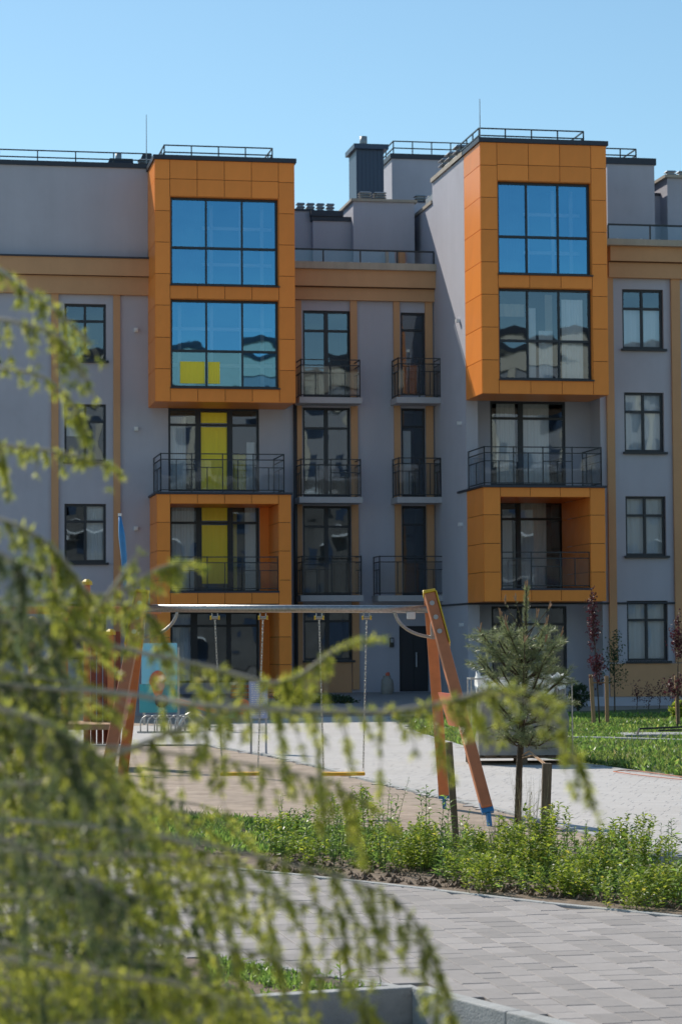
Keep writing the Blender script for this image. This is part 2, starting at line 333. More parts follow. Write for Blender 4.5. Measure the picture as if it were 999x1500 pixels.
for t in near:
    if id(t) not in pick: continue
    k = (t[2], t[3])
    if k not in cache: cache[k] = paver_mesh(*k).mesh('paver', K['paver'])
    o = link('paver', cache[k], path, (t[0], t[1], t[4])); o.rotation_euler = (t[5], t[6], prot)
lay_joined('far_pavers', [t for t in near if id(t) not in pick and t[1] > 5], prot, K['paver'], path)
path2 = tag(empty('pale_paved_path', (0, 0, 0)), kind='structure')
p2 = [t for t in lay(pale_poly, R(-14), (.2, .2, .3), (.2, .3, .4), .0000, 5, .0) if -60 < seen(t[0], t[1])[0] < 1060]
lay_joined('pale_pavers', p2, R(-14), K['paver2'], path2, gap=.0015, c=.002)
def edging(pts, wdt, z, h, m, name, parent=None, seg=1.0):
    P = [Vector((x, y)) for x, y in pts]; e = parent or tag(empty(name, (0, 0, 0)), kind='structure')
    for a, b in zip(P[:-1], P[1:]):
        L = (b-a).length; n = max(1, round(L/seg)); d = (b-a)/n
        for i in range(n):
            p, q = a+d*i, a+d*(i+1); g = d.normalized()*.004
            mb = MB().bar((p.x+g.x, p.y+g.y, z-h/2+random.uniform(-.002, .002)), (q.x-g.x, q.y-g.y, z-h/2), wdt, h)
            obj('kerb_stone', mb, m, e, bevel=.006)
    return e
edging(gp(PATH_FAR[2:7]), .06, .008, .1, K['kerb'], 'path_edging', path)
edging(gp([(300, 1402), (420, 1418), (560, 1441), (606, 1449)]), .05, .004, .1, K['kerb'], 'path_edging', path)
edging(gp(PALE_NEAR[1:10]), .07, .012, .1, K['kerb'], 'pale_path_edging', path2)
edging(gp(PALE_FAR[4:8]), .07, .012, .1, K['kerb'], 'pale_path_edging', path2)
# concrete kerb with the corner, by the camera
ke = tag(empty('concrete_kerb', (KC.x, KC.y, 0)), kind='structure')
for dr, n in ((kd1, 5), (kd2, 5)):
    for i in range(n):
        a = dr*(i*1.0+(.052 if dr is kd2 and i == 0 else 0)); b = dr*(i*1.0+.994)
        off = Vector((-dr.y, dr.x, 0)); off = off if off.y > 0 else -off; off = off*.0
        obj('kerb_stone', MB().bar((a.x, a.y, -.07), (b.x, b.y, -.07), .10, .20), K['kerb'], ke, bevel=.008)
# entrance apron that rises to the door, in building axes
ap = MB(); aprU0 = B(434, 1012, 0)[0]; aprU1 = B(999, 1012, -2)[0]+3
def bw(u, v, z): p = BO+BU*u+BN*v; return (p.x, p.y, z)
ap.quad(bw(aprU0-9, -9, -.012), bw(B(690, 1010, -4)[0], -9, -.012), bw(B(690, 1010, -4)[0], -.0, .36), bw(aprU0-9, -.0, .36))
tag(obj('entrance_apron', ap, K['paver3']), kind='structure')
print('door base z', B(600, 1012, 0), 'wing base', B(940, 1028, -4.2), 'US', B(706, 400, -6.2), B(688, 800, -4.2), B(642, 560, 0), B(632, 271, 0))

# ================================================================== THE BUILDING
bld = tag(empty('apartment_building', BO, TH), 'long grey apartment building with orange clad bays and tan pilasters facing the playground', 'building')
def bo(name, mb, m, parent=None, **k): return obj(name, mb, m, parent or bld, **k)
def grid_wall(u0, u1, z0, z1, v, holes, m, reveal=.22, name='wall', parent=None):
    us = sorted(set([u0, u1]+[h[0] for h in holes]+[h[1] for h in holes])); zs = sorted(set([z0, z1]+[h[2] for h in holes]+[h[3] for h in holes]))
    us = [x for x in us if u0 <= x <= u1]; zs = [x for x in zs if z0 <= x <= z1]; mb = MB()
    for a, b in zip(us[:-1], us[1:]):
        for c, d in zip(zs[:-1], zs[1:]):
            if any(h[0] <= (a+b)/2 <= h[1] and h[2] <= (c+d)/2 <= h[3] for h in holes): continue
            mb.quad((a, v, c), (b, v, c), (b, v, d), (a, v, d))
    for h in holes:
        a, b, c, d = h[:4]; r = h[4] if len(h) > 4 else reveal
        mb.quad((a, v, c), (a, v+r, c), (a, v+r, d), (a, v, d)); mb.quad((b, v+r, c), (b, v, c), (b, v, d), (b, v+r, d))
        mb.quad((a, v, d), (a, v+r, d), (b, v+r, d), (b, v, d)); mb.quad((a, v+r, c), (a, v, c), (b, v, c), (b, v+r, c))
    return bo(name, mb, m, parent)
def solid(name, u0, u1, v0, v1, z0, z1, m, parent=None, **k): return bo(name, MB().box(u0, u1, v0, v1, z0, z1), m, parent, **k)
panecache = {}
def pane(uw, zh, parent, u, v, z, m='glass'):
    n = 5; mb = MB(); bl = .0022*min(uw, zh)*random.choice((-1, 1, 1))
    for j in range(n):
        for i in range(n):
            s, t = i/(n-1), j/(n-1); mb.v.append(((s-.5)*uw, -bl*16*s*(1-s)*t*(1-t), (t-.5)*zh))
    for j in range(n-1):
        for i in range(n-1): a = j*n+i; mb.f.append((a, a+1, a+n+1, a+n))
    o = obj('glass_pane', mb, K[m], parent, smooth=True, loc=(u, v, z)); o.rotation_euler = (random.uniform(-.004, .004), 0, random.uniform(-.005, .005)); return o
def window(u0, u1, z0, z1, v, cols, rows, fw=.07, inside='dark', sill=True, curt=None, bars=None, deep=1.6):
    """cols / rows: inner divider positions 0..1; v is the outer face of the frame"""
    mb = MB(); vb = v+.08; bw_ = bars or [.07]*len(cols)
    mb.box(u0, u0+fw, v, vb, z0, z1); mb.box(u1-fw, u1, v, vb, z0, z1); mb.box(u0+fw, u1-fw, v, vb, z0, z0+fw); mb.box(u0+fw, u1-fw, v, vb, z1-fw, z1)
    cu = [u0+(u1-u0)*c for c in cols]; rz = [z0+(z1-z0)*r for r in rows]
    for c, b in zip(cu, bw_): mb.box(c-b/2, c+b/2, v-.003, vb, z0+fw, z1-fw)
    ul = [u0+fw]; ur = []
    for c, b in zip(cu, bw_): ur.append(c-b/2); ul.append(c+b/2)
    ur.append(u1-fw)
    for r in rz:
        for a, b in zip(ul, ur): mb.box(a, b, v, vb, r-.035, r+.035)
    f = bo('window', mb, K['frame'])
    zl = [z0+fw]+[r+.035 for r in rz]; zh = [r-.035 for r in rz]+[z1-fw]
    for a, b in zip(ul, ur):
        for c, d in zip(zl, zh): pane(b-a, d-c, f, (a+b)/2, v+.05, (c+d)/2, 'bayglass' if inside == 'blue' else 'glass')
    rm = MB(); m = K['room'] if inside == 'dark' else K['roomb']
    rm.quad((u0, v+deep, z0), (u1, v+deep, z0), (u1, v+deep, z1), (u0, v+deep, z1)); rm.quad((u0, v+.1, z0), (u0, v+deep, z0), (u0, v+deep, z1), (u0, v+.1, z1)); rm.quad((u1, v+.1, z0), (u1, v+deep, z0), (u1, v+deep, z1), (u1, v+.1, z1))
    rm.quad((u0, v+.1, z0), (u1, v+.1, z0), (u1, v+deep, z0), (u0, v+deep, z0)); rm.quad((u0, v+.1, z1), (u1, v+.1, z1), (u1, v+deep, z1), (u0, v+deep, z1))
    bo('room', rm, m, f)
    if inside == 'blue':
        im = MB(); vi = v+.95
        for t in (.12, .42, .70, .90): x = u0+(u1-u0)*t; im.box(x-.05, x+.05, vi, vi+.06, z0+.02, z1-.02)
        for t in (.30, .72): z = z0+(z1-z0)*t; im.box(u0+.02, u1-.02, vi-.01, vi-.001, z-.05, z+.05)
        bo('inner_frame', im, K['white'], f)
    for (a, b, c, d, mt) in (curt or []):       # fractions of the window
        n = 24; cm = MB(); A = u0+(u1-u0)*a; Bq = u0+(u1-u0)*b; zc = z0+(z1-z0)*c; zd = z0+(z1-z0)*d
        for i in range(n+1):
            x = A+(Bq-A)*i/n; y = (v+.135+.02*math.sin(i*2.1)+.012*math.sin(i*.9)) if mt is not K['yellow'] else v+.034+.006*math.sin(i*1.1); cm.v += [(x, y, zc), (x, y, zd)]
        for i in range(n): q = 2*i; cm.f.append((q, q+2, q+3, q+1))
        o = bo('curtain', cm, mt, f, smooth=True); tag(o, 'yellow protective film on the pane' if mt is K['yellow'] else 'pale curtain behind the glass' if mt is not K['yellow_soft'] else 'soft yellow sheet behind the glass')
    if sill: solid('sill', u0-.05, u1+.07, v-.22, v-.003, z0-.07, z0-.003, K['frame'], f)
    return f
def panels_front(us, zs, v, skip=lambda i, j: False, th=.03, g=.008):
    for i in range(len(us)-1):
        for j in range(len(zs)-1):
            if skip(i, j): continue
            o = bo('cladding_panel', MB().box(-(us[i+1]-us[i])/2+g, (us[i+1]-us[i])/2-g, -th, 0, -(zs[j+1]-zs[j])/2+g, (zs[j+1]-zs[j])/2-g), K['orange'], loc=((us[i]+us[i+1])/2, v, (zs[j]+zs[j+1])/2))
def panels_side(vs, zs, u, th=.03, g=.008, flip=1):
    for i in range(len(vs)-1):
        for j in range(len(zs)-1):
            bo('cladding_panel', MB().box(-th if flip > 0 else 0, 0 if flip > 0 else th, -(vs[i+1]-vs[i])/2+g, (vs[i+1]-vs[i])/2-g, -(zs[j+1]-zs[j])/2+g, (zs[j+1]-zs[j])/2-g), K['orange'], loc=(u, (vs[i]+vs[i+1])/2, (zs[j]+zs[j+1])/2))
def zrow(xs, ys, v): return [B(xs, y, v)[1] for y in ys]
def balcony(u0, u1, zf, z1, vf, vb, slab=True, left=True, right=True, th=.18, glassin=True, dividers=3, seed=1, sl=(0, 0)):
    """zf: top of slab, z1: top rail, vf: front, vb: wall"""
    rd = random.Random(seed); r = .030; mb = MB(); H = z1-zf; zb = zf+.07; zm = z1-.17
    b = bo('balcony', MB().box(0, .001, 0, .001, 0, .001), K['rail'])
    def side(P, Q, n, k):
        P = Vector(P); Q = Vector(Q); mb = MB(); d = Q-P
        at = lambda t, z: (P.x+d.x*t, P.y+d.y*t, z)
        for z in (z1, zm, zb): mb.bar(at(0, z), at(1, z), r, r)
        for i in range(n+1): mb.bar(at(i/n, zf), at(i/n, z1+.02), r*1.05, r*1.05)
        for i in range(n):
            if n > 1 or d.length > .5:
                t = (i+.5)/n
                if (i+k) % 2 == 0: mb.bar(at(i/n, z1-.40), at((i+1)/n, z1-.40), r*.8, r*.8); mb.bar(at(t, zb), at(t, z1-.40), r*.8, r*.8)
                else: mb.bar(at(t, zb), at(t, zm), r*.8, r*.8)
        me = mb.mesh('railing', K['rail']); b_ = link('railing', me, b)
        for i in range(n):
            g = MB(); off = .03; e = Vector((-d.y, d.x)).normalized()*off
            p0 = at(i/n, 0); p1 = at((i+1)/n, 0); q = d.normalized()*.025
            g.bar((p0[0]+q.x+e.x, p0[1]+q.y+e.y, (zb+zm)/2), (p1[0]-q.x+e.x, p1[1]-q.y+e.y, (zb+zm)/2), .008, zm-zb-.06)
            if glassin: obj('glass_panel', g, K['glass2'], b)
    W_ = u1-u0; n = max(2, round(W_/.95)) if W_ > 1.4 else 2
    side((u0, vf), (u1, vf), n, seed)
    if left: side((u0, vb), (u0, vf), 1, 0)
    if right: side((u1, vf), (u1, vb), 1, 0)
    if slab: solid('slab', u0-.06-sl[0], u1+.06+sl[1], vf-.06, vb-.002, zf-th, zf, K['slab'], b)
    return b
def rrail(pts, h=.55, nps=None, name='roof_railing'):
    mb = MB(); r = .035
    for (p, q), n in zip(zip(pts[:-1], pts[1:]), nps or [3]*9):
        p = Vector(p); q = Vector(q)
        for t in (h, h*.5): mb.bar(p+Vector((0, 0, t)), q+Vector((0, 0, t)), r)
        for i in range(n+1): a = p.lerp(q, i/n); mb.bar(a, a+Vector((0, 0, h)), r)
    return bo(name, mb, K['rail'])
def roof_vents(u0, u1, v, z0, n=3, w=None, layers=3, h=.3):
    w = w or (u1-u0)/n*.86
    for i in range(n):
        c = u0+(u1-u0)*(i+.5)/n; mb = MB(); lh = h/layers
        mb.box(c-w*.3, c+w*.3, v-w*.3, v+w*.3, z0, z0+h*.9)
        for k in range(layers):
            z = z0+lh*k+lh*.35; a = w/2; q = len(mb.v)
            mb.v += [(c-a, v-a, z), (c+a, v-a, z), (c+a, v+a, z), (c-a, v+a, z), (c-a*.78, v-a*.78, z+lh*.45), (c+a*.78, v-a*.78, z+lh*.45), (c+a*.78, v+a*.78, z+lh*.45), (c-a*.78, v+a*.78, z+lh*.45)]
            mb.f += [(q, q+3, q+2, q+1), (q+4, q+5, q+6, q+7)]+[(q+j, q+(j+1) % 4, q+4+(j+1) % 4, q+4+j) for j in range(4)]
        bo('roof_vent', mb, K['vent'])
def pilaster(x0, x1, ytop, ybot, v, d=.09, xm=None):
    u0, u1, z0, z1 = BR(x0, ytop, x1, ybot, v-d); solid('pilaster', u0, u1, v-d, v+.02, z0, z1, K['tan'])
# ---------------- left wing (v = 0)
VL = -2.0; VW = -4.2; VX = -6.2
Lu0 = B(-230, 500, 0)[0]; u228, u432, zLb, zLt = BR(227.5, 236, 432.5, 589, VL)
US = B(704.5, 400, VX)[0]; ztopL = B(110, 244, 0)[1]; ztopC = B(540, 386, -.45)[1]
holes = []; wl = []
for k, (y0, y1) in enumerate([(445, 528), (592, 676), (738, 824), (884, 962)]):
    for (xa, xb) in ((95, 156), (-62, -2)):
        q = BR(xa, y0, xb, y1, 0); holes.append(q); wl.append((q, k, xa))
cw = [BR(444, 455, 513.5, 582, 0), BR(444, 597, 513.5, 728, 0), BR(444, 741, 514.5, 872, 0), BR(445, 893, 516, 967, 0)]
cn = [BR(587, 458, 623, 579, 0), BR(588, 598, 623.5, 728, 0), BR(589, 741, 625, 872, 0)]
door = BR(585, 917, 628, 1013, 0)
lw = [BR(247, 598, 380, 720, 0), BR(249, 737, 380, 868, 0), BR(250, 896, 380, 1000, 0)]
holes += cw+cn+[door]+lw
z5 = B(540, 441, 0)[1]
grid_wall(Lu0, US, -.3, z5, 0, holes, K['stucco'])
# upper wall of left wing
grid_wall(Lu0, u228-.0, z5+.001, ztopL, 0, [], K['stucco'], name='upper_wall')
solid('parapet_flashing', Lu0, B(222, 240, 0)[0], -.07, .5, ztopL, ztopL+.14, K['flash'])
for (q, k, xa) in wl:
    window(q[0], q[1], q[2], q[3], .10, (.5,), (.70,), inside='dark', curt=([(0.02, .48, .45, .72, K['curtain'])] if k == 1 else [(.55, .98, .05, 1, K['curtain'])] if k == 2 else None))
for (xa, xb) in ((76, 86.5), (167, 177), (-82, -72)): pilaster(xa, xb, 430, 1030, 0)
for (xa, xb, yb) in ((434, 443, 1010), (515, 525, 1010), (578, 587, 876), (624.5, 635, 876)): pilaster(xa, xb, 440, yb, 0)
# tan infill below the ground window of the middle section
q = BR(443, 969, 515, 1012, 0); solid('tan_plinth', q[0]+.01, q[1], -.05, .02, q[2]-.1, q[3], K['tan'])
# cornice, left wing
za = B(110, 377, -.3)[1]; zb = B(110, 403, -.3)[1]; zc = B(110, 430, -.2)[1]
solid('cornice_flashing', Lu0, u228, -.36, .01, za, za+.05, K['flash'])
solid('cornice_band', Lu0, u228, -.30, .01, zb+.012, za, K['tan']); solid('cornice_band', Lu0, u228, -.16, .01, zc, zb, K['tan']); solid('cornice_joint', Lu0, u228, -.26, .01, zb, zb+.012, K['joint'])
# cornice, middle
uC0 = u432; uC1 = B(645, 400, -.45)[0]
zA = B(540, 385, -.45)[1]; zB_ = B(540, 395, -.45)[1]; zC = B(540, 421, -.35)[1]; zD = B(540, 440, -.2)[1]
solid('terrace_coping', uC0+.002, uC1, -.50, 1.0, zB_, zA, K['coping']); solid('cornice_band', uC0+.002, uC1-.1, -.36, .01, zC+.02, zB_, K['tan'])
solid('cornice_band', uC0+.002, uC1-.1, -.18, .01, zD, zC, K['tan']); solid('cornice_joint', uC0+.002, uC1-.1, -.3, .01, zC, zC+.02, K['joint'])
# middle windows, doors and balconies
yel = K['yellow']; cur = K['curtain']
for i, q in enumerate(cw):
    window(*q, .10, (.5,), (.77,) if i < 3 else (.77,), inside='dark', sill=(i == 3), bars=[.12], fw=.07)
for i, q in enumerate(cn):
    window(*q, .10, (), (.79,), inside='dark', sill=False, curt=[(.1, .45, .0, .75, cur)] if i == 1 else None)
for i, (xa, xb, yt, yf, seed) in enumerate([(441, 527, 527, 582, 0), (441, 528, 673, 728, 1), (443, 529, 815, 872, 0)]):
    u0, u1, zf, z1 = BR(xa, yt, xb, yf, -.9); balcony(u0, u1, zf, z1, -.9, 0, seed=seed)
for i, (xa, xb, yt, yf, seed) in enumerate([(583, 645, 525, 582, 1), (584, 645, 671, 728, 0), (556, 661, 815, 872, 1)]):
    u0, u1, zf, z1 = BR(xa, yt, xb, yf, -.9); balcony(u0, u1, zf, z1, -.9, 0, seed=seed)
# entrance door
dr = bo('entrance_door', MB().box(door[0], door[1], .12, .2, door[2], door[3]).box(door[0]+.06, (door[0]+door[1])/2-.01, .10, .12, door[2]+.05, door[3]-.1).box((door[0]+door[1])/2+.01, door[1]-.06, .10, .12, door[2]+.05, door[3]-.1), K['frame'])
solid('handle', (door[0]+door[1])/2+.06, (door[0]+door[1])/2+.10, .04, .07, door[2]+.75, door[2]+1.2, K['bolt'], dr)
q = BR(571, 934, 577, 948, -.06); ic = solid('intercom', q[0], q[1], -.06, 0, q[2], q[3], K['frame']); solid('screen', q[0]+.02, q[1]-.02, -.066, -.06, (q[2]+q[3])/2, q[3]-.03, K['signframe'], ic)
# downpipe
q = BR(431, 592, 436, 1003, -.1); dp = MB().tube([((q[0]+q[1])/2, -.09, q[2]-.1), ((q[0]+q[1])/2, -.09, q[3])], .06, 10); bo('downpipe', dp, K['pipe'], smooth=True)
# ---------------- upper left bay
def upper_bay(u0, u1, z0, z1, v, vback, wins, colx, rowy_left, xl, xr, sidev, roofz, rowx):
    """frame core built of jambs and bands, panels in front, two large windows"""
    ua = wins[0][0]; ub = wins[0][1]
    core = MB(); core.box(u0+.03, ua, v+.03, vback, z0+.03, z1); core.box(ub, u1-.03, v+.03, vback, z0+.03, z1)
    zz = [z1]+[x for wv in wins for x in (wv[3], wv[2])]+[z0+.03]
    for a, b in zip(zz[0::2], zz[1::2]): core.box(ua+.0005, ub-.0005, v+.03, vback, b, a)
    core.box(ua+.0005, ub-.0005, v+2.0 if vback > v+2.0 else vback-.05, vback+.01, z0+.04, z1-.01)
    bo('bay_core', core, K['joint'])
    for wv in wins:                               # orange lining of the openings
        ln = MB(); t = .012; ln.box(wv[0], wv[0]+t, v+.01, v+.28, wv[2], wv[3]); ln.box(wv[1]-t, wv[1], v+.01, v+.28, wv[2], wv[3]); ln.box(wv[0]+t, wv[1]-t, v+.01, v+.28, wv[3]-t, wv[3]); bo('opening_lining', ln, K['orange'])
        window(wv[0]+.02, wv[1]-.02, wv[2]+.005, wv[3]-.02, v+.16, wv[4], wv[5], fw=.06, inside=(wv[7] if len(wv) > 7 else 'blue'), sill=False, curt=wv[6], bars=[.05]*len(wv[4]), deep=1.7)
        solid('sill', wv[0]+.0, wv[1]+.02, v-.06, v+.15, wv[2]-.035, wv[2]+.003, K['frame'])
vl = VL
w1 = BR(249.5, 289, 408.5, 418, vl); w2 = BR(250, 438.5, 409, 568, vl)
ua, ub = w1[0], w1[1]; w2 = (ua, ub, w2[2], w2[3])
zr = [zLb]+zrow(300, [541, 495, 448, 402, 356, 310, 264], vl)+[zLt]
upper_bay(u228, u432, zLb, zLt, vl, -.002, [(*w1, (.335, .67), (.43,), [(0.02, .3, 0, .98, K['roomb'])]), (*w2, (.335, .67), (.42,), [(.09, .32, .05, .30, yel), (.35, .46, .05, .30, yel)])], None, None, None, None, None, None, None)
vin = lambda us, a, b: [a]+us+[b]
pj = [ua+(ub-ua)*i/4 for i in range(5)]
panels_front([u228, ua], zr, vl+.03); panels_front([ub, u432], zr, vl+.03)
zt2 = B(330, 264, vl)[1]
panels_front(pj, [w1[3], zt2, zLt], vl+.03); panels_front(pj, [w2[3], w1[2]-.03], vl+.03); panels_front(pj, [zLb, w2[2]-.03], vl+.03)
panels_side([vl+.03, -.002], zr, u228+.03)
panels_side([vl+.03, -.002], zr, u432-.03, flip=-1)
solid('soffit', u228+.03, u432-.03, vl+.03, -.003, zLb, zLb+.029, K['orange'])
solid('bay_roof_flashing', u228-.05, u432+.05, vl-.06, .3, zLt, zLt+.13, K['flash'])
# ---------------- lower left bay: a deep orange frame two storeys high
fx0, fx1, fzb, fzt = BR(230.5, 724, 427.5, 1000, vl); fzb = 0.0
oa = B(250, 800, vl)[0]; ob = B(408.5, 800, vl)[0]
o1 = (B(330, 868, vl)[1], B(330, 738, vl)[1]); o2top = B(330, 885, vl)[1]
core = MB(); core.box(fx0+.03, oa-.03, vl+.03, -.002, fzb, fzt); core.box(ob+.03, fx1-.03, vl+.03, -.002, fzb, fzt)
core.box(oa-.03, ob+.03, vl+.03, -.002, o1[1]+.03, fzt); core.box(oa-.03, ob+.03, vl+.03, -.002, o2top+.03, o1[0]); bo('bay_core', core, K['joint'])
zs = [fzb+.0]+zrow(240, [975, 934, 893, 850, 807, 765], vl)+[fzt]
panels_front([fx0, oa], zs, vl+.03); panels_front([ob, fx1], zs, vl+.03)
pj = [oa+(ob-oa)*i/4 for i in range(5)]
panels_front(pj, [o1[1], fzt], vl+.03); panels_front(pj, [o2top, o1[0]], vl+.03)
panels_side([vl+.03, -.002], zs, fx0+.03); vm_ = (vl+.03-.002)/2
panels_side([vl+.03, vm_, -.002], [o1[0]+.0]+zs[-3:-1]+[o1[1]], ob+.03); panels_side([vl+.03, vm_, -.002], [fzb, zs[1], zs[2], o2top], ob+.03)
panels_side([vl+.03, vm_, -.002], [o1[0]+.0]+zs[-3:-1]+[o1[1]], oa-.03, flip=-1)
solid('soffit', oa, ob, vl+.03, -.003, o1[1], o1[1]+.025, K['orange'])
solid('loggia_floor', oa-.02, ob+.02, vl-.005, -.002, o1[0]-.01, o1[0]+.05, K['flash'])
solid('bay_flashing', fx0-.05, fx1+.04, vl-.06, -.002, fzt, fzt+.06, K['flash'])
# orange back panel to the right of loggia windows
solid('back_cladding', lw[1][1]+.01, ob+.02, -.06, -.003, o1[0], o1[1], K['orange']); solid('back_cladding', lw[2][1]+.01, ob+.02, -.06, -.003, fzb, o2top, K['orange'])
tcol = (.33, .68)
window(*lw[0], .06, tcol, (.80,), inside='dark', sill=False, bars=[.16, .16], curt=[(.362, .648, .03, .775, yel), (.362, .648, .825, .95, yel), (.02, .2, 0, .9, cur), (.7, .86, .0, .45, K['yellow_soft']), (.87, .96, .0, .6, cur)])  # yellow reflected in the balcony glass is painted as a sheet behind the right pane
window(*lw[1], .06, tcol, (.78,), inside='dark', sill=False, bars=[.16, .16], curt=[(.362, .648, .1, .755, yel), (.362, .648, .805, .95, yel), (.02, .28, 0, 1, cur), (.69, .76, .0, .9, K['yellow_soft']), (.85, .97, 0, 1, cur)])
window(*lw[2], .06, (.27, .66), (.80,), inside='dark', sill=False, bars=[.2, .14], curt=[(.02, .24, 0, 1, cur)])
u0, u1, zf, z1 = BR(236, 665, 416, 721, vl+.08); balcony(u0, u1, fzt+.06, z1, vl+.08, -.02, slab=False, right=True, seed=1)
u0, u1, zf, z1 = BR(252, 816, 407, 866, vl+.12); balcony(u0, u1, o1[0]+.05, z1, vl+.12, -.1, slab=False, left=False, right=False, seed=0)
# white wall lamps on the left wing and cameras on the right wing
for (px, py) in ((200, 483), (200, 628), (200, 774)):
    u, z = B(px, py, -.1); bo('wall_lamp', MB().box(u-.06, u+.06, -.12, 0, z-.06, z+.06).box(u-.03, u+.03, -.16, -.12, z-.03, z+.03), K['white'])
# ---------------- right wing
zWt = B(940, 352, VW)[1]
uE = B(1250, 500, VW)[0]
NV = VW+1.0                               # back plane of the recess
rw_h = [BR(911, 424, 971, 511, VW), BR(914, 575, 972, 662, VW), BR(916, 727, 975, 814, VW), BR(918, 880, 978, 968, VW)]
more = [(q[0]+3.6, q[1]+3.6, q[2], q[3]) for q in rw_h]
nich = (US+.35, B(879, 650, VW)[0], -.2, B(800, 581, VW)[1], 1.0)
grid_wall(US, uE, -.3, zWt, VW, rw_h+more+[nich], K['stucco'], name='wing_wall')
for i, q in enumerate(rw_h+more): window(*q, VW+.10, (.5,), (.68,), inside='dark', curt=[(0, 1, 0, (1 if i % 4 else .7), cur)])
rn = [BR(718, 588, 828, 712, NV), BR(733, 727, 829, 866, NV), BR(720, 888, 830, 1008, NV)]
grid_wall(US+.35, nich[1], -.2, nich[3], NV, rn, K['stucco'], name='recess_wall', reveal=.12)
window(*rn[0], NV+.05, (.41,), (.80,), sill=False, bars=[.14], curt=[(.45, .8, 0, 1, cur), (.1, .35, 0, 1, cur)])
window(*rn[1], NV+.05, (.28,), (.76,), sill=False, bars=[.14], curt=[(.30, .72, 0, 1, cur), (.0, .2, 0, .8, cur)])
window(*rn[2], NV+.05, (.38,), (.78,), sill=False, bars=[.14], curt=[(.42, .75, .1, 1, cur)])
# side wall of the wing (faces left)
ztR = B(800, 211, VX)[1]
sw = MB(); sw.quad((US, VW, -.3), (US, 0.0, -.3), (US, 0.0, ztR), (US, VW, ztR)); bo('side_wall', sw, K['stucco'])
zlow = B(603, 322, 2.9)[1]; sw = MB(); sw.box(US, US+.3, .001, 6, z5-1, zlow); bo('side_parapet', sw, K['stucco'])
solid('parapet_flashing', US-.05, US+.35, .002, 6, zlow, zlow+.1, K['coping'])
solid('parapet_flashing', US-.06, US+.3, VW-.0, .0, ztR, ztR+.13, K['coping'])
# pilasters, cornice, terrace
for (xa, xb) in ((890, 901), (986, 999)): pilaster(xa, xb, 405, 970, VW)
pilaster(1080, 1092, 405, 970, VW)
q = BR(893, 967, 985, 1020, VW); solid('tan_plinth', q[0], uE, VW-.06, VW+.02, q[2], B(940, 972, VW)[1], K['tan'])
solid('base_plinth', US-.0, uE, VW-.03, VW+.01, -.3, q[2], K['stucco'])
uT0 = B(884, 355, VW-.5)[0]; u889 = B(889, 400, VW)[0]
zA2 = B(945, 351, VW-.5)[1]; zB2 = B(945, 360, VW-.5)[1]; zC2 = B(945, 384, VW-.3)[1]; zD2 = B(945, 407, VW-.2)[1]
solid('terrace_coping', uT0, uE, VW-.55, VW+1.2, zB2, zA2, K['coping']); solid('cornice_band', u889, uE, VW-.34, VW+.01, zC2+.02, zB2, K['tan']); solid('cornice_band', u889, uE, VW-.18, VW+.01, zD2, zC2, K['tan']); solid('cornice_joint', u889, uE, VW-.28, VW+.01, zC2, zC2+.02, K['joint'])
# cable duct along the ground floor
zz = B(800, 884, VW)[1]; bo('cable_duct', MB().tube([(US-.03, -.2, zz), (US-.03, VW-.04, zz), (uE, VW-.08, zz)], .03, 6), K['pipe'])
# ---------------- upper right bay
x0u = US; x1u = B(889.5, 400, VX)[0]; zRb = B(800, 577.5, VX)[1]; zRt = ztR
r1 = BR(728.5, 266, 866, 402, VX); r2 = BR(730.5, 422, 867, 556, VX); ra, rb = r1[0], r1[1]; r2 = (ra, rb, r2[2], r2[3])
upper_bay(x0u, x1u, zRb, zRt, VX, VW-.002, [(*r1, (.32, .66), (.41,), [(.02, .3, 0, .98, K['roomb'])]), (*r2, (.32, .66), (.43,), [(.34, .42, 0, .8, cur), (.45, .60, 0, .55, cur), (.52, .6, .55, .95, K['coping']), (.7, .93, 0, .9, cur), (.02, .3, .7, .84, K['coping'])], 'dark')], None, None, None, None, None, None, None)
zr = [zRb]+zrow(716, [527, 479, 431, 383.5, 336, 289, 242], VX)+[zRt]
panels_front([x0u, ra], zr, VX+.03); panels_front([rb, x1u], zr, VX+.03)
pj = [ra+(rb-ra)*i/3 for i in range(4)]; zt2 = B(800, 243, VX)[1]
panels_front(pj, [r1[3], zt2, zRt], VX+.03); panels_front(pj, [r2[3], r1[2]-.03], VX+.03); panels_front(pj, [zRb, r2[2]-.03], VX+.03)
panels_side([VX+.03, VW-.002], zr, x0u+.03); panels_side([VX+.03, VW-.002], zr, x1u-.03, flip=-1)
solid('soffit', x0u+.03, x1u-.03, VX+.03, VW-.003, zRb, zRb+.029, K['orange'])
solid('bay_roof_flashing', x0u-.05, x1u+.05, VX-.06, VW+1.5, zRt, zRt+.13, K['flash'])
solid('bay_upper_core', x0u+.3, x1u, VW, VW+3.2, zWt, zRt-.01, K['stucco'])
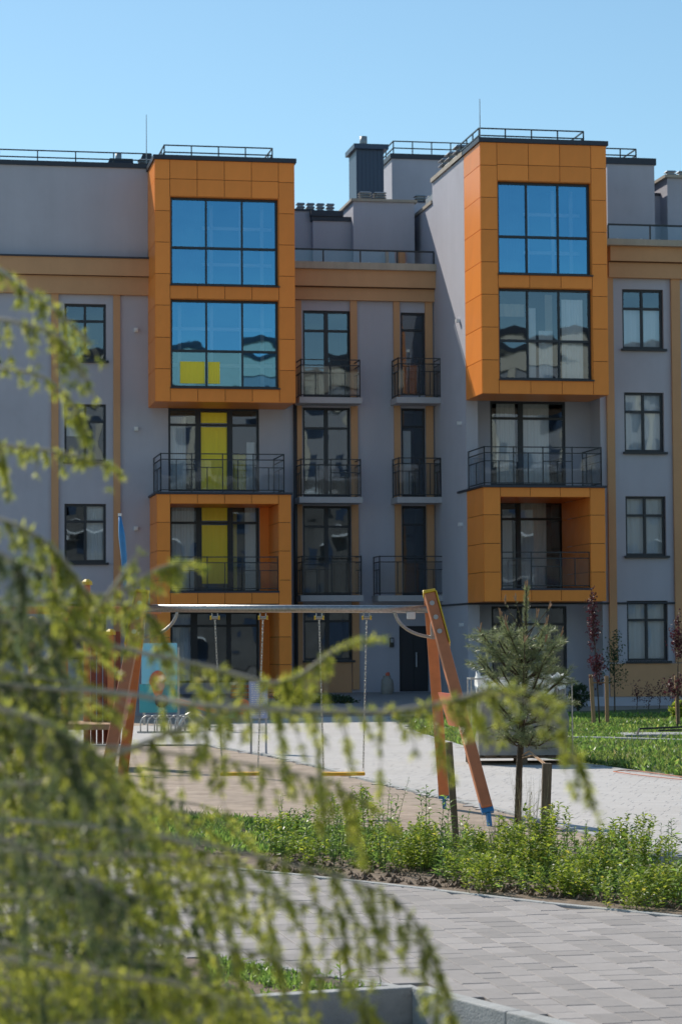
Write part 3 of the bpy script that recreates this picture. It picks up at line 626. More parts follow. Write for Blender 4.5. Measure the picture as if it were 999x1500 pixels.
# ---------------- lower right bay (orange loggia)
g0 = B(709, 800, VX)[0]; g0 = US+.0; g1 = B(887, 800, VX)[0]; gzb = B(800, 881, VX)[1]; gzt = B(800, 714, VX)[1]
ga = B(733.5, 800, VX)[0]; gb = B(864.5, 800, VX)[0]; oz0 = B(800, 864, VX)[1]; oz1 = B(800, 728, VX)[1]
core = MB(); core.box(g0+.03, ga-.03, VX+.03, VW-.002, gzb+.03, gzt); core.box(gb+.03, g1-.03, VX+.03, VW-.002, gzb+.03, gzt); core.box(ga-.03, gb+.03, VX+.03, VW-.002, oz1+.03, gzt); core.box(ga-.03, gb+.03, VX+.03, VW-.002, gzb+.03, oz0); bo('bay_core', core, K['joint'])
zs = [gzb]+zrow(722, [838, 796, 754], VX)+[gzt]
panels_front([g0, ga], zs, VX+.03); panels_front([gb, g1], zs, VX+.03); pj = [ga+(gb-ga)*i/3 for i in range(4)]
panels_front(pj, [oz1, gzt], VX+.03); panels_front(pj, [gzb, oz0], VX+.03)
panels_side([VX+.03, VW-.002], zs, g0+.03); panels_side([VX+.03, VW-.002], zs, g1-.03, flip=-1)
panels_side([VX+.03, VX+1.2, VW, NV-.01], [oz0, zs[1], zs[2], zs[3], oz1], gb+.03)
panels_side([VX+.03, VX+1.2, VW, NV-.01], [oz0, zs[1], zs[2], zs[3], oz1], ga-.03, flip=-1)
solid('back_cladding', rn[1][1]+.01, gb+.02, NV-.06, NV-.003, oz0, oz1, K['orange'])
solid('soffit', g0+.03, g1-.03, VX+.03, VW-.003, gzb, gzb+.029, K['orange']); solid('soffit', ga, gb, VX+.03, NV-.003, oz1, oz1+.028, K['orange'])
solid('loggia_floor', ga-.02, gb+.02, VX-.005, NV-.003, oz0-.01, oz0+.05, K['flash'])
solid('bay_flashing', g0-.06, g1+.04, VX-.06, NV-.004, gzt, gzt+.06, K['flash'])
u0, u1, zf, z1 = BR(703, 655, 880, 711, VX+.1); balcony(US+.06, u1, gzt+.06, z1, VX+.1, VW, slab=False, seed=0, right=True)
u0, u1, zf, z1 = BR(735, 809, 863, 860, VX+.12); balcony(u0, u1, oz0+.05, z1, VX+.12, VW, slab=False, left=False, right=False, seed=1)
for (px, py, v) in ((676, 470, -3.5), (680, 620, -3.6), (681, 768, -3.6), (683, 915, -3.6)):
    z = B(px, py, v)[1]; bo('wall_lamp', MB().box(US-.12, US, v-.06, v+.06, z-.05, z+.05), K['white'])
# ---------------- glass terrace rails
def glass_rail(u0, u1, v, z0, z1, n):
    g = bo('terrace_rail', MB().bar((u0, v, z1), (u1, v, z1), .05), K['rail'])
    for i in range(n+1):
        u = u0+(u1-u0)*i/n; solid('post', u-.02, u+.02, v-.02, v+.02, z0, z1-.02, K['rail'], g)
    for i in range(n):
        a = u0+(u1-u0)*i/n+.03; b = u0+(u1-u0)*(i+1)/n-.03; solid('glass_panel', a, b, v-.005, v+.005, z0+.05, z1-.03, K['glass2'], g)
        for uu in (a+.25, b-.25): solid('bracket', uu-.03, uu+.03, v-.03, v+.03, z0-.01, z0+.05, K['white'], g)
glass_rail(uC0+.02, B(635, 370, -.2)[0], -.2, zA, B(540, 367, -.2)[1], 4)
glass_rail(B(890, 340, VW-.3)[0], uE, VW-.3, zA2, B(945, 330, VW-.3)[1], 6)
# ---------------- penthouse volumes behind the middle terrace
def block(x0, x1, ytop, v, dep, m=None, zlo=None, fl=None, over=.05, name='penthouse_wall', fm=None):
    u0, u1, _, z1 = BR(x0, ytop, x1, ytop+60, v); z0 = zlo if zlo is not None else zA-.3
    solid(name, u0, u1, v, v+dep, z0, z1, m or K['stucco'])
    if fl: solid('roof_flashing', u0-over, u1+over, v-over, v+dep, z1, z1+fl, fm or K['flash'])
    return u0, u1, z1
zb0 = zA-.5
a = block(420, 458, 309, 2.2, 5, fl=.06, zlo=zb0); roof_vents(B(434, 300, 2.6)[0], B(492, 300, 2.6)[0], 2.8, a[2]+.06, 4, h=.32)
a = block(458.5, 517, 324, 2.0, 5, fl=.14, zlo=zb0); solid('roof_overhang', B(456, 318, 1.9)[0], B(503, 318, 1.9)[0], 1.9, 4, a[2]+.14, a[2]+.32, K['flash'])
a = block(517.5, 607, 296, 1.6, 5.4, fl=.08, zlo=zb0, over=.08, fm=K['coping']); roof_vents(B(524, 285, 2)[0], B(567, 285, 2)[0], 2.1, a[2]+.08, 2, h=.32, layers=4)
a = block(607, 640, 297, 3.4, 5, fl=.06, zlo=zb0); roof_vents(B(606, 290, 3.8)[0], B(645, 290, 3.8)[0], 3.9, a[2]+.06, 2, h=.28)
# tan posts seen through the terrace glass
for (xa, xb) in ((564, 568), (583, 592)): q = BR(xa, 369, xb, 392, 1.5); solid('terrace_post', q[0], q[1], 1.35, 1.5, zb0, q[3], K['tan'])
# stair tower and chimney
tu0, tu1, _, tz = BR(574, 234, 690, 300, 7.0); solid('stair_tower', tu0, tu1, 7.0, 11.5, zA, tz, K['stucco']); solid('roof_flashing', tu0-.06, tu1+.06, 6.94, 11.5, tz, tz+.17, K['flash'])
rrail([(tu0+.1, 11, tz+.17), (tu0+.1, 7.2, tz+.17), (tu1, 7.2, tz+.17)], h=.47, nps=[3, 4])
cu0, cu1, _, cz = BR(522, 219, 562, 290, 5.0)
ch = solid('chimney', cu0, cu1, 5.0, 6.3, zA, cz, K['navy']); solid('chimney_cap', cu0-.10, cu1+.14, 4.85, 6.45, cz, cz+.16, K['navy'], ch)
um = (cu0+cu1)/2; obj('flue', MB().tube([(um-.1, 5.6, cz+.16), (um-.1, 5.6, cz+.55)], .13, 12), K['vent'], ch, smooth=True)
for k in range(7): solid('seam', cu0+(cu1-cu0)*(k+.5)/7-.012, cu0+(cu1-cu0)*(k+.5)/7+.012, 4.985, 5.0, zA, cz-.01, K['navy'], ch)
# vents on the right wing roof
roof_vents(US+.0, US+.9, -2.3, ztR+.1, 1, w=.62, h=.62, layers=4); roof_vents(US+.0, US+.9, -1.3, ztR+.1, 1, w=.62, h=.62, layers=4); roof_vents(US+.0, US+.9, -.4, ztR+.1, 1, w=.62, h=.6, layers=4)
solid('vent_base', US+.05, US+1.3, -2.2, 1.2, ztR-.9, ztR-.3, K['vent'])
rrail([(x0u+.15, VW+1, zRt+.13), (x0u+.15, VX+.7, zRt+.13), (B(854, 200, VX+.7)[0], VX+.7, zRt+.13), (B(854, 200, VX+.7)[0], VW+1, zRt+.13)], h=.42, nps=[3, 4, 2])
roof_vents(B(775, 205, VX+2)[0], B(805, 205, VX+2)[0], VX+2, zRt+.1, 1, h=.42, layers=4)
# right penthouse
pu = block(889, 958, 241, VW+1.4, 6, fl=.2, zlo=zA2-.3)
rrail([(B(885, 238, VW+2)[0], VW+2, pu[2]+.2), (B(931, 238, VW+2)[0], VW+2, pu[2]+.2), (B(931, 238, VW+2)[0], VW+5, pu[2]+.2)], h=.40, nps=[2, 2])
block(958.5, 977, 287, VW+2.6, 5, fl=.08, zlo=zA2-.3)
p2_ = block(977, 1200, 264, VW+1.9, 6, fl=.09, zlo=zA2-.3, over=.1, fm=K['coping']); roof_vents(B(975, 255, VW+2.4)[0], B(1010, 255, VW+2.4)[0], VW+2.6, p2_[2]+.09, 2, h=.28)
# left roof things
zz = ztopL+.14
rrail([(Lu0, .5, zz), (B(222, 225, .5)[0], .5, zz)], h=.42, nps=[8])
for (xa, xb, yt, v) in ((150, 198, 231, 1.5), (198, 224, 225, 1.2)):
    q = BR(xa, yt, xb, 246, v); mb = MB(); a = .25
    mb.v = [(q[0], v, zz-.1), (q[1], v, zz-.1), (q[1], v+1.2, zz-.1), (q[0], v+1.2, zz-.1), (q[0]+a, v+.1, q[3]), (q[1]-.05, v+.1, q[3]), (q[1]-.05, v+1, q[3]), (q[0]+a, v+1, q[3])]
    mb.f = [(4, 5, 6, 7)]+[(i, (i+1) % 4, 4+(i+1) % 4, 4+i) for i in range(4)]; bo('roof_hatch', mb, K['flash'])
roof_vents(B(200, 235, 1)[0], B(224, 235, 1)[0], .9, zz, 1, h=.32, layers=4)
u, z = B(174, 228, 1.8); bo('flue', MB().tube([(u, 1.8, z-.3), (u, 1.8, z+.07)], .1, 10), K['vent'], smooth=True)
rrail([(u228+.35, .2, zLt+.13), (u228+.35, vl+.6, zLt+.13), (B(399, 230, vl+.6)[0], vl+.6, zLt+.13), (B(399, 230, vl+.6)[0], .2, zLt+.13)], h=.42, nps=[2, 4, 2])
for (px, ya, yb, v) in ((215, 168, 240, .3), (703, 145, 212, VX+.1)):
    p = B(px, ya, v); q = B(px, yb, v); bo('antenna', MB().tube([(q[0], v, q[1]), (q[0], v, p[1])], [.016, .01], 6), K['vent'])
# roofs and back so that nothing is open from above
solid('roof', Lu0, US, .3, 12, ztopC-1.0, ztopC-.5, K['flash']); solid('roof_left', Lu0, u228+.0, .12, 12, ztopL-.3, ztopL-.02, K['flash'])
solid('left_return', u228+.2, u432-.1, .02, 9, ztopC, zLt-.02, K['stucco'])
solid('roof_right', US+.3, uE, VW+.3, 12, zA2-.6, zA2-.3, K['flash']); solid('back_wall', Lu0, uE, 12, 12.3, -.3, ztopC, K['stucco'])
solid('end_wall', Lu0-.3, Lu0-.002, 0, 12, -.3, ztopL, K['stucco']); solid('end_wall', uE+.002, uE+.3, VW, 12, -.3, zWt, K['stucco'])
solid('wing_roof_block', US+.35, x1u-.3, VW+3.3, 9, zA2-.2, ztR-.6, K['stucco'])

# ---------------- the block across the courtyard, behind the camera (mirrored in the glass)
ob_ = tag(empty('opposite_building', BO-BN*92+BU*4, TH), 'tall pale block across the courtyard, seen only mirrored in the window glass', 'building')
obj('wall', MB().box(-34, 40, -12, 0, 13, 19.4), K['palewall'], ob_); obj('dark_mirror_wall', MB().box(-34, 40, -12, 0, -.1, 12.999), K['mirror_dark'], ob_)  # unseen lower wall made dark so that the lower windows mirror dark
rr_ = random.Random(4)
for i in range(26):
    x = rr_.uniform(-33, 37); z = rr_.choice((2.8, 5.8, 8.9, 12.0)); obj('balcony_slab', MB().box(x, x+rr_.uniform(1.5, 4), .01, 1.2, z, z+.22), K['white'], ob_)  # unseen white slabs added for scattered pale spots in the window reflections
obj('roof_slab', MB().box(-34.2, 40.2, -12, .4, 21.1, 21.7), K['flash'], ob_); obj('cornice', MB().box(-34.1, 40.1, -12, .25, 19.402, 21.098), K['cream'], ob_)
for i in range(12):
    x = -33+i*6.0; obj('pilaster', MB().box(x, x+.9, 0, .2, 13, 19.4), K['cream'], ob_)
wm = MB().box(-.8, .8, .002, .05, 0, 1.6).mesh('window', K['navy'])
for i in range(12):
    for q in range(6):
        for dx in rr_.sample((1.6, 2.2, 3.4, 4.6, 5.1), rr_.choice((1, 2, 2))): link('window', wm, ob_, (-33+i*6+dx, .0, 1.1+q*3.05))

# ================================================================== SWING SET
def L_at(px, py, z=0): return G(px, py, z)
sw0 = G(420, 1195)
swing = tag(empty('swing_set', (sw0.x, sw0.y, 0)), 'terracotta swing frame with a round steel beam and splayed square legs', 'swing set')
so = Vector((sw0.x, sw0.y, 0)); SL = 25.5
def sp(px, py, L): return W(px, py, L)-so
bl_, br_ = sp(205, 891, SL), sp(634, 892.5, SL)
obj('beam', MB().tube([bl_, br_], .040, 20), K['galv'], swing, smooth=True)
for side, topx, ff, rf in ((1, 626, (713, 1200, 24.3), (650, 1184, 26.8)), (-1, 212, (146, 1202, 24.3), (177, 1184, 26.8))):
    top = sp(topx, 880, SL)
    for k, (fx, fy, fl) in enumerate((ff, rf)):
        foot = sp(fx, fy, fl); foot.z = .16; t = top+Vector((.02*side, (-.075 if k == 0 else .075), .06))
        tdir = (t-foot).normalized()
        lg = obj('leg', MB().bar(foot, t, .115, .115, up=(side, 0, 0)), K['swing'], swing, bevel=.012)
        obj('foot_bracket', MB().bar(foot-tdir*.05, foot+tdir*.07, .06, .122, up=(side, 0, 0)).bar(Vector((foot.x, foot.y, -.02))-Vector((tdir.x, tdir.y, 0))*.12, foot-tdir*.05, .04), K['blue'], lg)
        obj('cap', MB().bar(t, t+tdir*.035, .13, .13, up=(side, 0, 0)), K['cap'], lg, bevel=.008)
        if k == 0:
            for q in range(3):
                p = t-tdir*(.10+.17*q)+Vector((0, -.062, 0)); obj('bolt', MB().tube([p, p+Vector((0, -.022, 0))], .026, 12), K['bolt'], lg, smooth=False)
            e = t+Vector((.066*side, 0, .02)); obj('edge_strip', MB().bar(e, e-tdir*.62, .12, .014, up=(side, 0, 0)), K['cap'], lg)
    f1 = sp(*ff); f2 = sp(*rf); m1 = top.lerp(Vector((f1.x, f1.y, .15)), .46); m2 = top.lerp(Vector((f2.x, f2.y, .15)), .46); m3 = top.lerp(Vector((f1.x, f1.y, .15)), .62); m4 = top.lerp(Vector((f2.x, f2.y, .15)), .62)
    pm = MB(); off = Vector((.02*side, 0, 0)); pm.v = [tuple(p+o) for o in (off, -off) for p in (m1, m2.lerp(m1, .25), m4.lerp(m3, .5), m3)]; pm.f = [(0,1,2,3), (7,6,5,4), (0,4,5,1), (1,5,6,2), (2,6,7,3), (3,7,4,0)]
    obj('gusset_plate', pm, K['redp'], swing)
    arc = []; b0 = sp(topx-side*48, 893, SL); l0 = top.lerp(Vector((f1.x, f1.y, 0)), .17); l0.y = top.y
    for i in range(11):
        a = math.pi/2*i/10; arc.append(Vector((b0.x+(l0.x-b0.x)*math.sin(a) if True else 0, b0.y, l0.z+(b0.z-l0.z)*(1-math.sin(a)) if False else b0.z+(l0.z-b0.z)*(1-math.cos(a)))))
    arc = [Vector((b0.x+(l0.x-b0.x)*(1-math.cos(math.pi/2*i/10)), b0.y, b0.z+(l0.z-b0.z)*math.sin(math.pi/2*i/10))) for i in range(11)]
    obj('brace', MB().tube(arc, .017, 10), K['galv'], swing, smooth=True)
    obj('clamp', MB().box(l0.x-.03*side-.03, l0.x-.03*side+.03, l0.y-.06, l0.y+.06, l0.z-.02, l0.z+.20), K['galv'], swing)
q = sp(602, 902, SL); obj('junction_box', MB().box(q.x-.045, q.x+.045, q.y-.03, q.y+.03, q.z-.035, q.z+.04), K['white'], swing, bevel=.008)
lk = MB(); n = 10; prof = []
for i in range(n):
    a = 2*math.pi*i/n; prof.append((.008*math.cos(a), (.014 if math.sin(a) >= 0 else -.014)+.008*math.sin(a)))
for i in range(n):
    x, z = prof[i]; rr = math.hypot(x, .001)
    for j in range(4):
        b = math.pi/2*j; c = Vector((x, 0, z)); nrm = Vector((x, 0, z*.5)).normalized(); p = c+nrm*.0034*math.cos(b)+Vector((0, .0034*math.sin(b), 0)); lk.v.append(tuple(p))
for i in range(n):
    for j in range(4): a = i*4+j; b = i*4+(j+1) % 4; c = ((i+1) % n)*4+(j+1) % 4; d = ((i+1) % n)*4+j; lk.f.append((a, b, c, d))
def chain(p, q, parent):
    L = (q-p).length; k = int(L/.030); d = (q-p).normalized(); V = []; Fc = []; base = np.array(lk.v); fb = np.array(lk.f)
    rot = Vector((0, 0, 1)).rotation_difference(d).to_matrix()
    for i in range(k):
        M = np.array(rot@Matrix.Rotation(math.pi/2*(i % 2)+.4, 3, 'Z')); V.append(base@M.T+np.array(p+d*(i+.5)*L/k)); Fc.append(fb+i*len(base))
    return link('chain', np_mesh('chain', np.concatenate(V), np.concatenate(Fc), K['galv']), parent)
for (xa, xb, sa, sb, lab) in ((315, 385.5, 326, 378, 'yellow flat swing seat on two chains, left of the two hanging from the steel beam'), (467.5, 537, 474, 532, 'yellow flat swing seat on two chains, right of the two hanging from the steel beam')):
    pa, pb = W(xa, 905, SL), W(xb, 905, SL); qa, qb = W(sa, 1131, SL), W(sb, 1131, SL); c0 = (qa+qb)/2
    s_ = tag(empty('swing', c0), lab, 'swing', 'swings hanging from the beam')
    for a, b in ((pa, qa), (pb, qb)):
        chain(a-c0, b-c0+Vector((0, 0, .02)), s_)
        h = MB(); t = a-c0
        for dx in (-.03, .03): h.tube([t+Vector((dx, 0, .05)), t+Vector((dx, 0, 0))], .006, 6)
        h.tube([t+Vector((-.05, 0, .0)), t+Vector((.05, 0, .0))], .016, 8)
        hg = obj('hanger', h, K['galv'], s_); obj('bushing', MB().tube([t+Vector((-.052, 0, .0)), t+Vector((-.035, 0, 0))], .021, 10).tube([t+Vector((.035, 0, .0)), t+Vector((.052, 0, 0))], .021, 10), K['cap'], hg)
    obj('seat', MB().box(-(qb-qa).length/2-.02, (qb-qa).length/2+.02, -.09, .09, -.035, .0), K['seat'], s_, bevel=.012)

# ================================================================== YOUNG PINE AND ITS STAKES
def blades(P, D, ln, wd, curl=.0):            # thin rhombic needles, one quad each
    P = np.asarray(P, float); D = np.asarray(D, float); D = D/(np.linalg.norm(D, axis=1, keepdims=True)+1e-9); n = len(P)
    A = np.cross(D, rng.normal(size=(n, 3))); A /= np.linalg.norm(A, axis=1, keepdims=True)+1e-9
    ln = np.broadcast_to(ln, n)[:, None]; wd = np.broadcast_to(wd, n)[:, None]; B_ = np.cross(A, D)
    V = np.stack([P, P+D*ln*.4+A*wd*.5, P+D*ln+B_*ln*curl, P+D*ln*.4-A*wd*.5], 1).reshape(-1, 3)
    return V, np.arange(n*4).reshape(-1, 4)
pb = G(757, 1238); pine = tag(empty('pine_sapling', pb), 'young pine with bare lower trunk and pinkish candles standing between two short stakes', 'tree')
PL = pb.y
def pp(px, py, dl=0): return W(px, py, PL+dl)-pb
tr = [pp(757, 1240), pp(760, 1130), pp(766, 1030), pp(770, 960), pp(769, 900), pp(771, 855)]
obj('trunk', MB().tube(tr, [.034, .030, .026, .021, .012, .006], 10), K['bark'], pine, smooth=True)
rd = random.Random(11); NP = []; ND = []; NL = []; bm_ = MB(); buds = MB()
def shoot(p, q, r0, dens, nl, candle=True):
    bm_.tube([p, (p+q)/2+Vector((0, 0, -.01)), q], [r0, r0*.8, r0*.5], 5); L = (q-p).length; d = (q-p).normalized(); n = int(L*dens)
    for i in range(n):
        t = rd.random()**.8; c = p.lerp(q, t); a = Vector((rd.gauss(0, 1), rd.gauss(0, 1), rd.gauss(0, 1))); a = (a-a.dot(d)*d).normalized()
        NP.append(c); ND.append(d*rd.uniform(.5, 1.1)+a*rd.uniform(.5, 1)); NL.append(nl*rd.uniform(.7, 1.15))
    if candle:
        for i in range(rd.randint(2, 5)):
            a = (Vector((0, 0, 1))+d*.4+Vector((rd.gauss(0, .28), rd.gauss(0, .28), 0))).normalized(); obj('candle', MB().tube([q, q+a*rd.uniform(.04, .10)], [.0065, .004], 6), K['bud'], pine)
shoot(pp(769, 925), pp(771, 862), .010, 1500, .055); shoot(pp(770, 1000), pp(770, 925), .012, 900, .05, False)
for (x0, y0, x1, y1) in ((768, 930, 740, 885), (768, 925, 755, 880), (770, 930, 803, 892), (770, 940, 786, 905), (770, 945, 800, 915)): shoot(pp(x0, y0), pp(x1, y1, rd.uniform(-.1, .1)), .006, 60, .03)
for (x0, y0, x1, y1) in ((768, 985, 733, 905), (769, 990, 797, 920)): shoot(pp(x0, y0), pp(x1, y1), .008, 1100, .05)
for lev, (yb, reach, yt, n) in enumerate(((972, 44, 925, 7), (998, 66, 940, 10), (1030, 70, 975, 11), (1062, 66, 1020, 10), (1090, 56, 1062, 8))):
    for k in range(n):
        a = 2*math.pi*(k+rd.random()*.7)/n; rx = math.cos(a)*reach*rd.uniform(.7, 1.08); dy = math.sin(a)*reach/161*rd.uniform(.7, 1)
        p = pp(768, yb); q = pp(768+rx, yt+rd.uniform(-16, 16), dy); m = p.lerp(q, .45)+Vector((0, 0, -.05)); bm_.tube([p, m, q], [.010, .007, .004], 5)
        shoot(m.lerp(q, .3), q, .004, 760, .060, lev < 2 and rd.random() < .45)
        for j in range(8):
            c = m.lerp(q, rd.uniform(-.3, .9)); dd = Vector((rd.gauss(0, .10), rd.gauss(0, .10), rd.uniform(-.02, .12))); shoot(c, c+dd, .003, 560, .056, False)
V, Fc = blades(NP, ND, np.array(NL), .0032, .1); link('crown', np_mesh('crown', V, Fc, K['pine']), pine)
obj('branches', bm_, K['bark'], pine); pass
def stake(px0, py0, pxt, pyt, w_, label, m='wood', L=None, name='tree_stake', cat='stake', grp=None, taper=.9):
    b = G(px0, py0) if L is None else Vector((W(px0, py0, L).x, L, 0)); t = W(pxt, pyt, b.y)
    o = obj(name, MB().bar((0, 0, -.1), t-b, w_*taper, w_*taper, up=(0, 1, 0), w1=w_, h1=w_), K[m], None, bevel=.006, loc=b); return tag(o, label, cat, grp)
s1 = stake(670, 1248, 657, 1087, .062, 'weathered grey stake leaning left of the young pine, in front of the swing leg')
s2 = stake(796, 1262, 801, 1118, .078, 'thick weathered stake with pale split top right of the young pine trunk')
tb = tag(empty('tree_tie', pp(764, 1110)+pb), 'slack rope tie running from the young pine trunk to its right stake', 'rope')
o0 = pp(764, 1110)+pb
obj('rope', MB().tube([Vector((0, 0, 0)), W(780, 1106, 21.2)-o0, W(799, 1122, 20.6)-o0], .006, 6), K['woodl'], tb); obj('rope', MB().tube([Vector((0, 0, .02)), W(775, 1100, 21.5)-o0, W(799, 1119, 20.6)-o0], .006, 6), K['woodl'], tb)

# ================================================================== BAG ON ITS PALLET
bgp = G(762, 1118); pal = tag(empty('pallet', bgp), 'dark wooden pallet with a thin metal cage, under the big woven bag on the paving', 'pallet')
for k in range(7):
    x = -.72+k*.24; obj('deck_board', MB().box(x-.09, x+.09, -.5, .5, .122, .144), K['wood'], pal)
for y in (-.5, 0, .45):
    obj('bearer', MB().box(-.8, .8, y, y+.09, .098, .1215), K['wood'], pal); obj('bottom_board', MB().box(-.8, .8, y-.002, y+.092, 0, .018), K['wood'], pal)
    for x in (-.8, -.07, .66): obj('block', MB().box(x, x+.14, y+.001, y+.089, .0181, .0979), K['wood'], pal)
def bulk_bag(cx, cy, w_, h, seed, label):
    r2 = random.Random(seed); n = 48; rows = 22; V = []; Fc = []
    ph = [r2.uniform(0, 6.28) for _ in range(8)]
    for j in range(rows+1):
        t = j/rows; z = h*t; prof = .95+.05*math.sin(math.pi*min(1, t*1.1))-.03*t*t
        for i in range(n):
            a = 2*math.pi*i/n; c, s = math.cos(a), math.sin(a); e = .30
            rx = math.copysign(abs(c)**e, c)*w_/2; ry = math.copysign(abs(s)**e, s)*w_/2*.9
            wr = 1+.030*math.sin(5*a+ph[0]+3*t)+.022*math.sin(11*a+ph[1]-6*t)+.012*math.sin(17*a+9*t+ph[2])+.015*math.sin(14*t+2*a+ph[3])
            top = (.05*math.sin(6*a+ph[4])+.04*math.sin(13*a+ph[5])) if t > .9 else 0
            V.append((cx+rx*prof*wr, cy+ry*prof*wr, z+top*h))
    for j in range(rows):
        for i in range(n): a = j*n+i; b = j*n+(i+1) % n; Fc.append((a, b, b+n, a+n))
    k = len(V); V.append((cx, cy, h*.88)); 
    mb = MB(); mb.v = V; mb.f = Fc; root = tag(empty('bulk_bag', bgp+Vector((0, 0, .145))), label, 'sack', None)
    obj('body', mb, K['bag'], root, smooth=True)
    fill = MB(); base = (rows-2)*n
    m = MB(); 
    for j in range(3):
        for i in range(n):
            v = V[(rows-2+j)*n+i]; sc_ = 1.015+.02*j*r2.random()*2; m.v.append((cx+(v[0]-cx)*sc_, cy+(v[1]-cy)*sc_, v[2]+.05*j*r2.random()+(.06 if j == 2 else 0)))
    for j in range(2):
        for i in range(n): a = j*n+i; b = j*n+(i+1) % n; m.f.append((a, b, b+n, a+n))
    m.v.append((cx, cy, h*.93)); c_ = len(m.v)-1
    for i in range(n): m.f.append((i, (i+1) % n, c_))
    obj('open_top', m, K['bagw'], root, smooth=True)
    for (sx, sy) in ((-1, -1), (1, -1), (-1, 1), (1, 1)):
        x, y = cx+sx*w_*.36, cy+sy*w_*.33; obj('loop', MB().tube([(x-.07, y, h*.85), (x-.05, y, h+.09), (x+.01, y, h+.13), (x+.06, y, h+.08), (x+.08, y, h*.85)], .014, 6), K['bagw'], root, smooth=True)
    yf = cy-w_*.47
    obj('black_line', MB().tube([(x, yf-.03, .22+.07*math.exp(-((i-4)/3.0)**4)) for i, x in enumerate(np.linspace(cx-w_*.30, cx+w_*.34, 9))], .011, 6), K['black_line'], root)  # shade of the bag's creases drawn in as black lines
    obj('black_line', MB().tube([(x, yf-.035-.03*math.sin(i*.8), .40+.05*math.sin(i*1.3)) for i, x in enumerate(np.linspace(cx-w_*.42, cx+w_*.42, 9))], .012, 6), K['black_line'], root)
    return root
bulk_bag(0, 0, 1.34, 1.05, 4, 'big crumpled grey woven bag with white frilled top standing behind the young pine')

# ================================================================== SMALL THINGS NEAR THE BUILDING
# thin metal cage that stands on the pallet round the bag
zc_ = W(757, 994, bgp.y-.45).z
for (a, b) in (((-.76, -.52), (.74, -.52)), ((.74, -.52), (.74, .52)), ((.74, .52), (-.76, .52)), ((-.76, .52), (-.76, -.52))):
    obj('cage_rail', MB().bar((a[0], a[1], zc_), (b[0], b[1], zc_), .022), K['galv'], pal)
for x in (-.76, -.50, -.27, .30, .52, .74):
    for y in (-.52, .52): obj('cage_post', MB().bar((x, y, .145), (x, y, zc_-.011), .018), K['galv'], pal)
# information sign
sb = G(379, 1104); sgn = tag(empty('info_sign', sb), 'narrow blue grey notice board on two posts beside the play sand', 'sign')
z0 = W(379, 1052, sb.y).z; z1 = W(379, 998, sb.y).z; hw = .145
obj('board', MB().box(-hw, hw, -.012, .012, z0, z1), K['sign'], sgn); obj('frame', MB().box(-hw-.012, -hw, -.02, .02, z0-.01, z1+.012).box(hw, hw+.012, -.02, .02, z0-.01, z1+.012).box(-hw, hw, -.02, .02, z1, z1+.012).box(-hw, hw, -.02, .02, z0-.01, z0), K['signframe'], sgn)
tx = MB()
for k in range(15):
    zz_ = z1-.05-k*.036; x = -hw+.03
    while x < hw-.04: l = random.uniform(.012, .05); tx.box(x, min(x+l, hw-.03), -.0145, -.012, zz_-.007, zz_+.007); x += l+.012
tag(obj('print_lines', tx, K['white'], sgn), kind='stuff')
for x in (-hw+.02, hw-.02): obj('post', MB().bar((x, .035, 0), (x, .035, z1-.05), .035), K['signframe'], sgn)
# bicycle rack of hoops
rb = G(205, 1074); rk = tag(empty('bicycle_rack', rb), 'row of low steel hoops for bicycles at the edge of the sand', 'bike rack')
zt = W(230, 1048, rb.y).z
for k in range(6):
    x = .02+k*.145; pts = [(x, 0, 0)]+[(x+.17-.17*math.cos(math.pi*i/10), .05*i/10, zt-.17+.17*math.sin(math.pi*i/10)) for i in range(11)]+[(x+.34, .05, 0)]
    obj('hoop', MB().tube(pts, .016, 8), K['galv'], rk, smooth=True)
obj('base_bar', MB().bar((-.05, .0, .02), (1.15, .03, .02), .04), K['galv'], rk)
# seesaw
ab = G(306, 1070); ss = tag(empty('seesaw', ab), 'orange seesaw with pipe handles resting on a steel arch', 'seesaw')
ap_ = [W(268, 1072, ab.y)-ab]+[Vector(((W(285+22*-math.cos(math.pi*i/12), 1045, ab.y)-ab).x, 0, .0+.38*math.sin(math.pi*i/12))) for i in range(13)]
obj('arch', MB().tube(ap_[1:], .035, 8), K['galv'], ss, smooth=True)
obj('plank', MB().bar(W(258, 1026, ab.y)-ab, W(345, 1050, ab.y)-ab, .16, .10), K['swing'], ss, bevel=.02)
for (x, y) in ((262, 1020), (320, 1040)): p = W(x, y, ab.y)-ab; obj('handle', MB().tube([p+Vector((0, -.12, -.1)), p+Vector((0, -.12, .12)), p+Vector((-.15, -.12, .12))], .014, 6), K['galv'], ss)
# spring rocker
sr = G(340, 1072); sr_ = tag(empty('spring_rocker', sr), 'teal spring rocker with a round red orange head beside the notice board', 'rocker')
def spx(px, py): return W(px, py, sr.y)-sr
a, b = spx(322, 1036), spx(340, 1052); obj('side_panel', MB().box(a.x, b.x+.1, -.12, -.09, b.z, a.z), K['teal'], sr_, bevel=.02); obj('side_panel', MB().box(a.x, b.x+.1, .09, .12, b.z, a.z), K['teal'], sr_, bevel=.02)
c = spx(357, 1033); obj('head', MB().tube([c+Vector((0, -.05, 0)), c+Vector((0, .05, 0))], .13, 16), K['redp'], sr_, smooth=False); obj('seat', MB().box(a.x+.05, c.x, -.088, .088, b.z+.08, b.z+.13), K['redp'], sr_)
obj('spring', MB().tube([(a.x+.2+.07*math.cos(i*.9), .07*math.sin(i*.9), .02+b.z*i/34) for i in range(35)], .012, 5), K['black_line'], sr_, smooth=True)
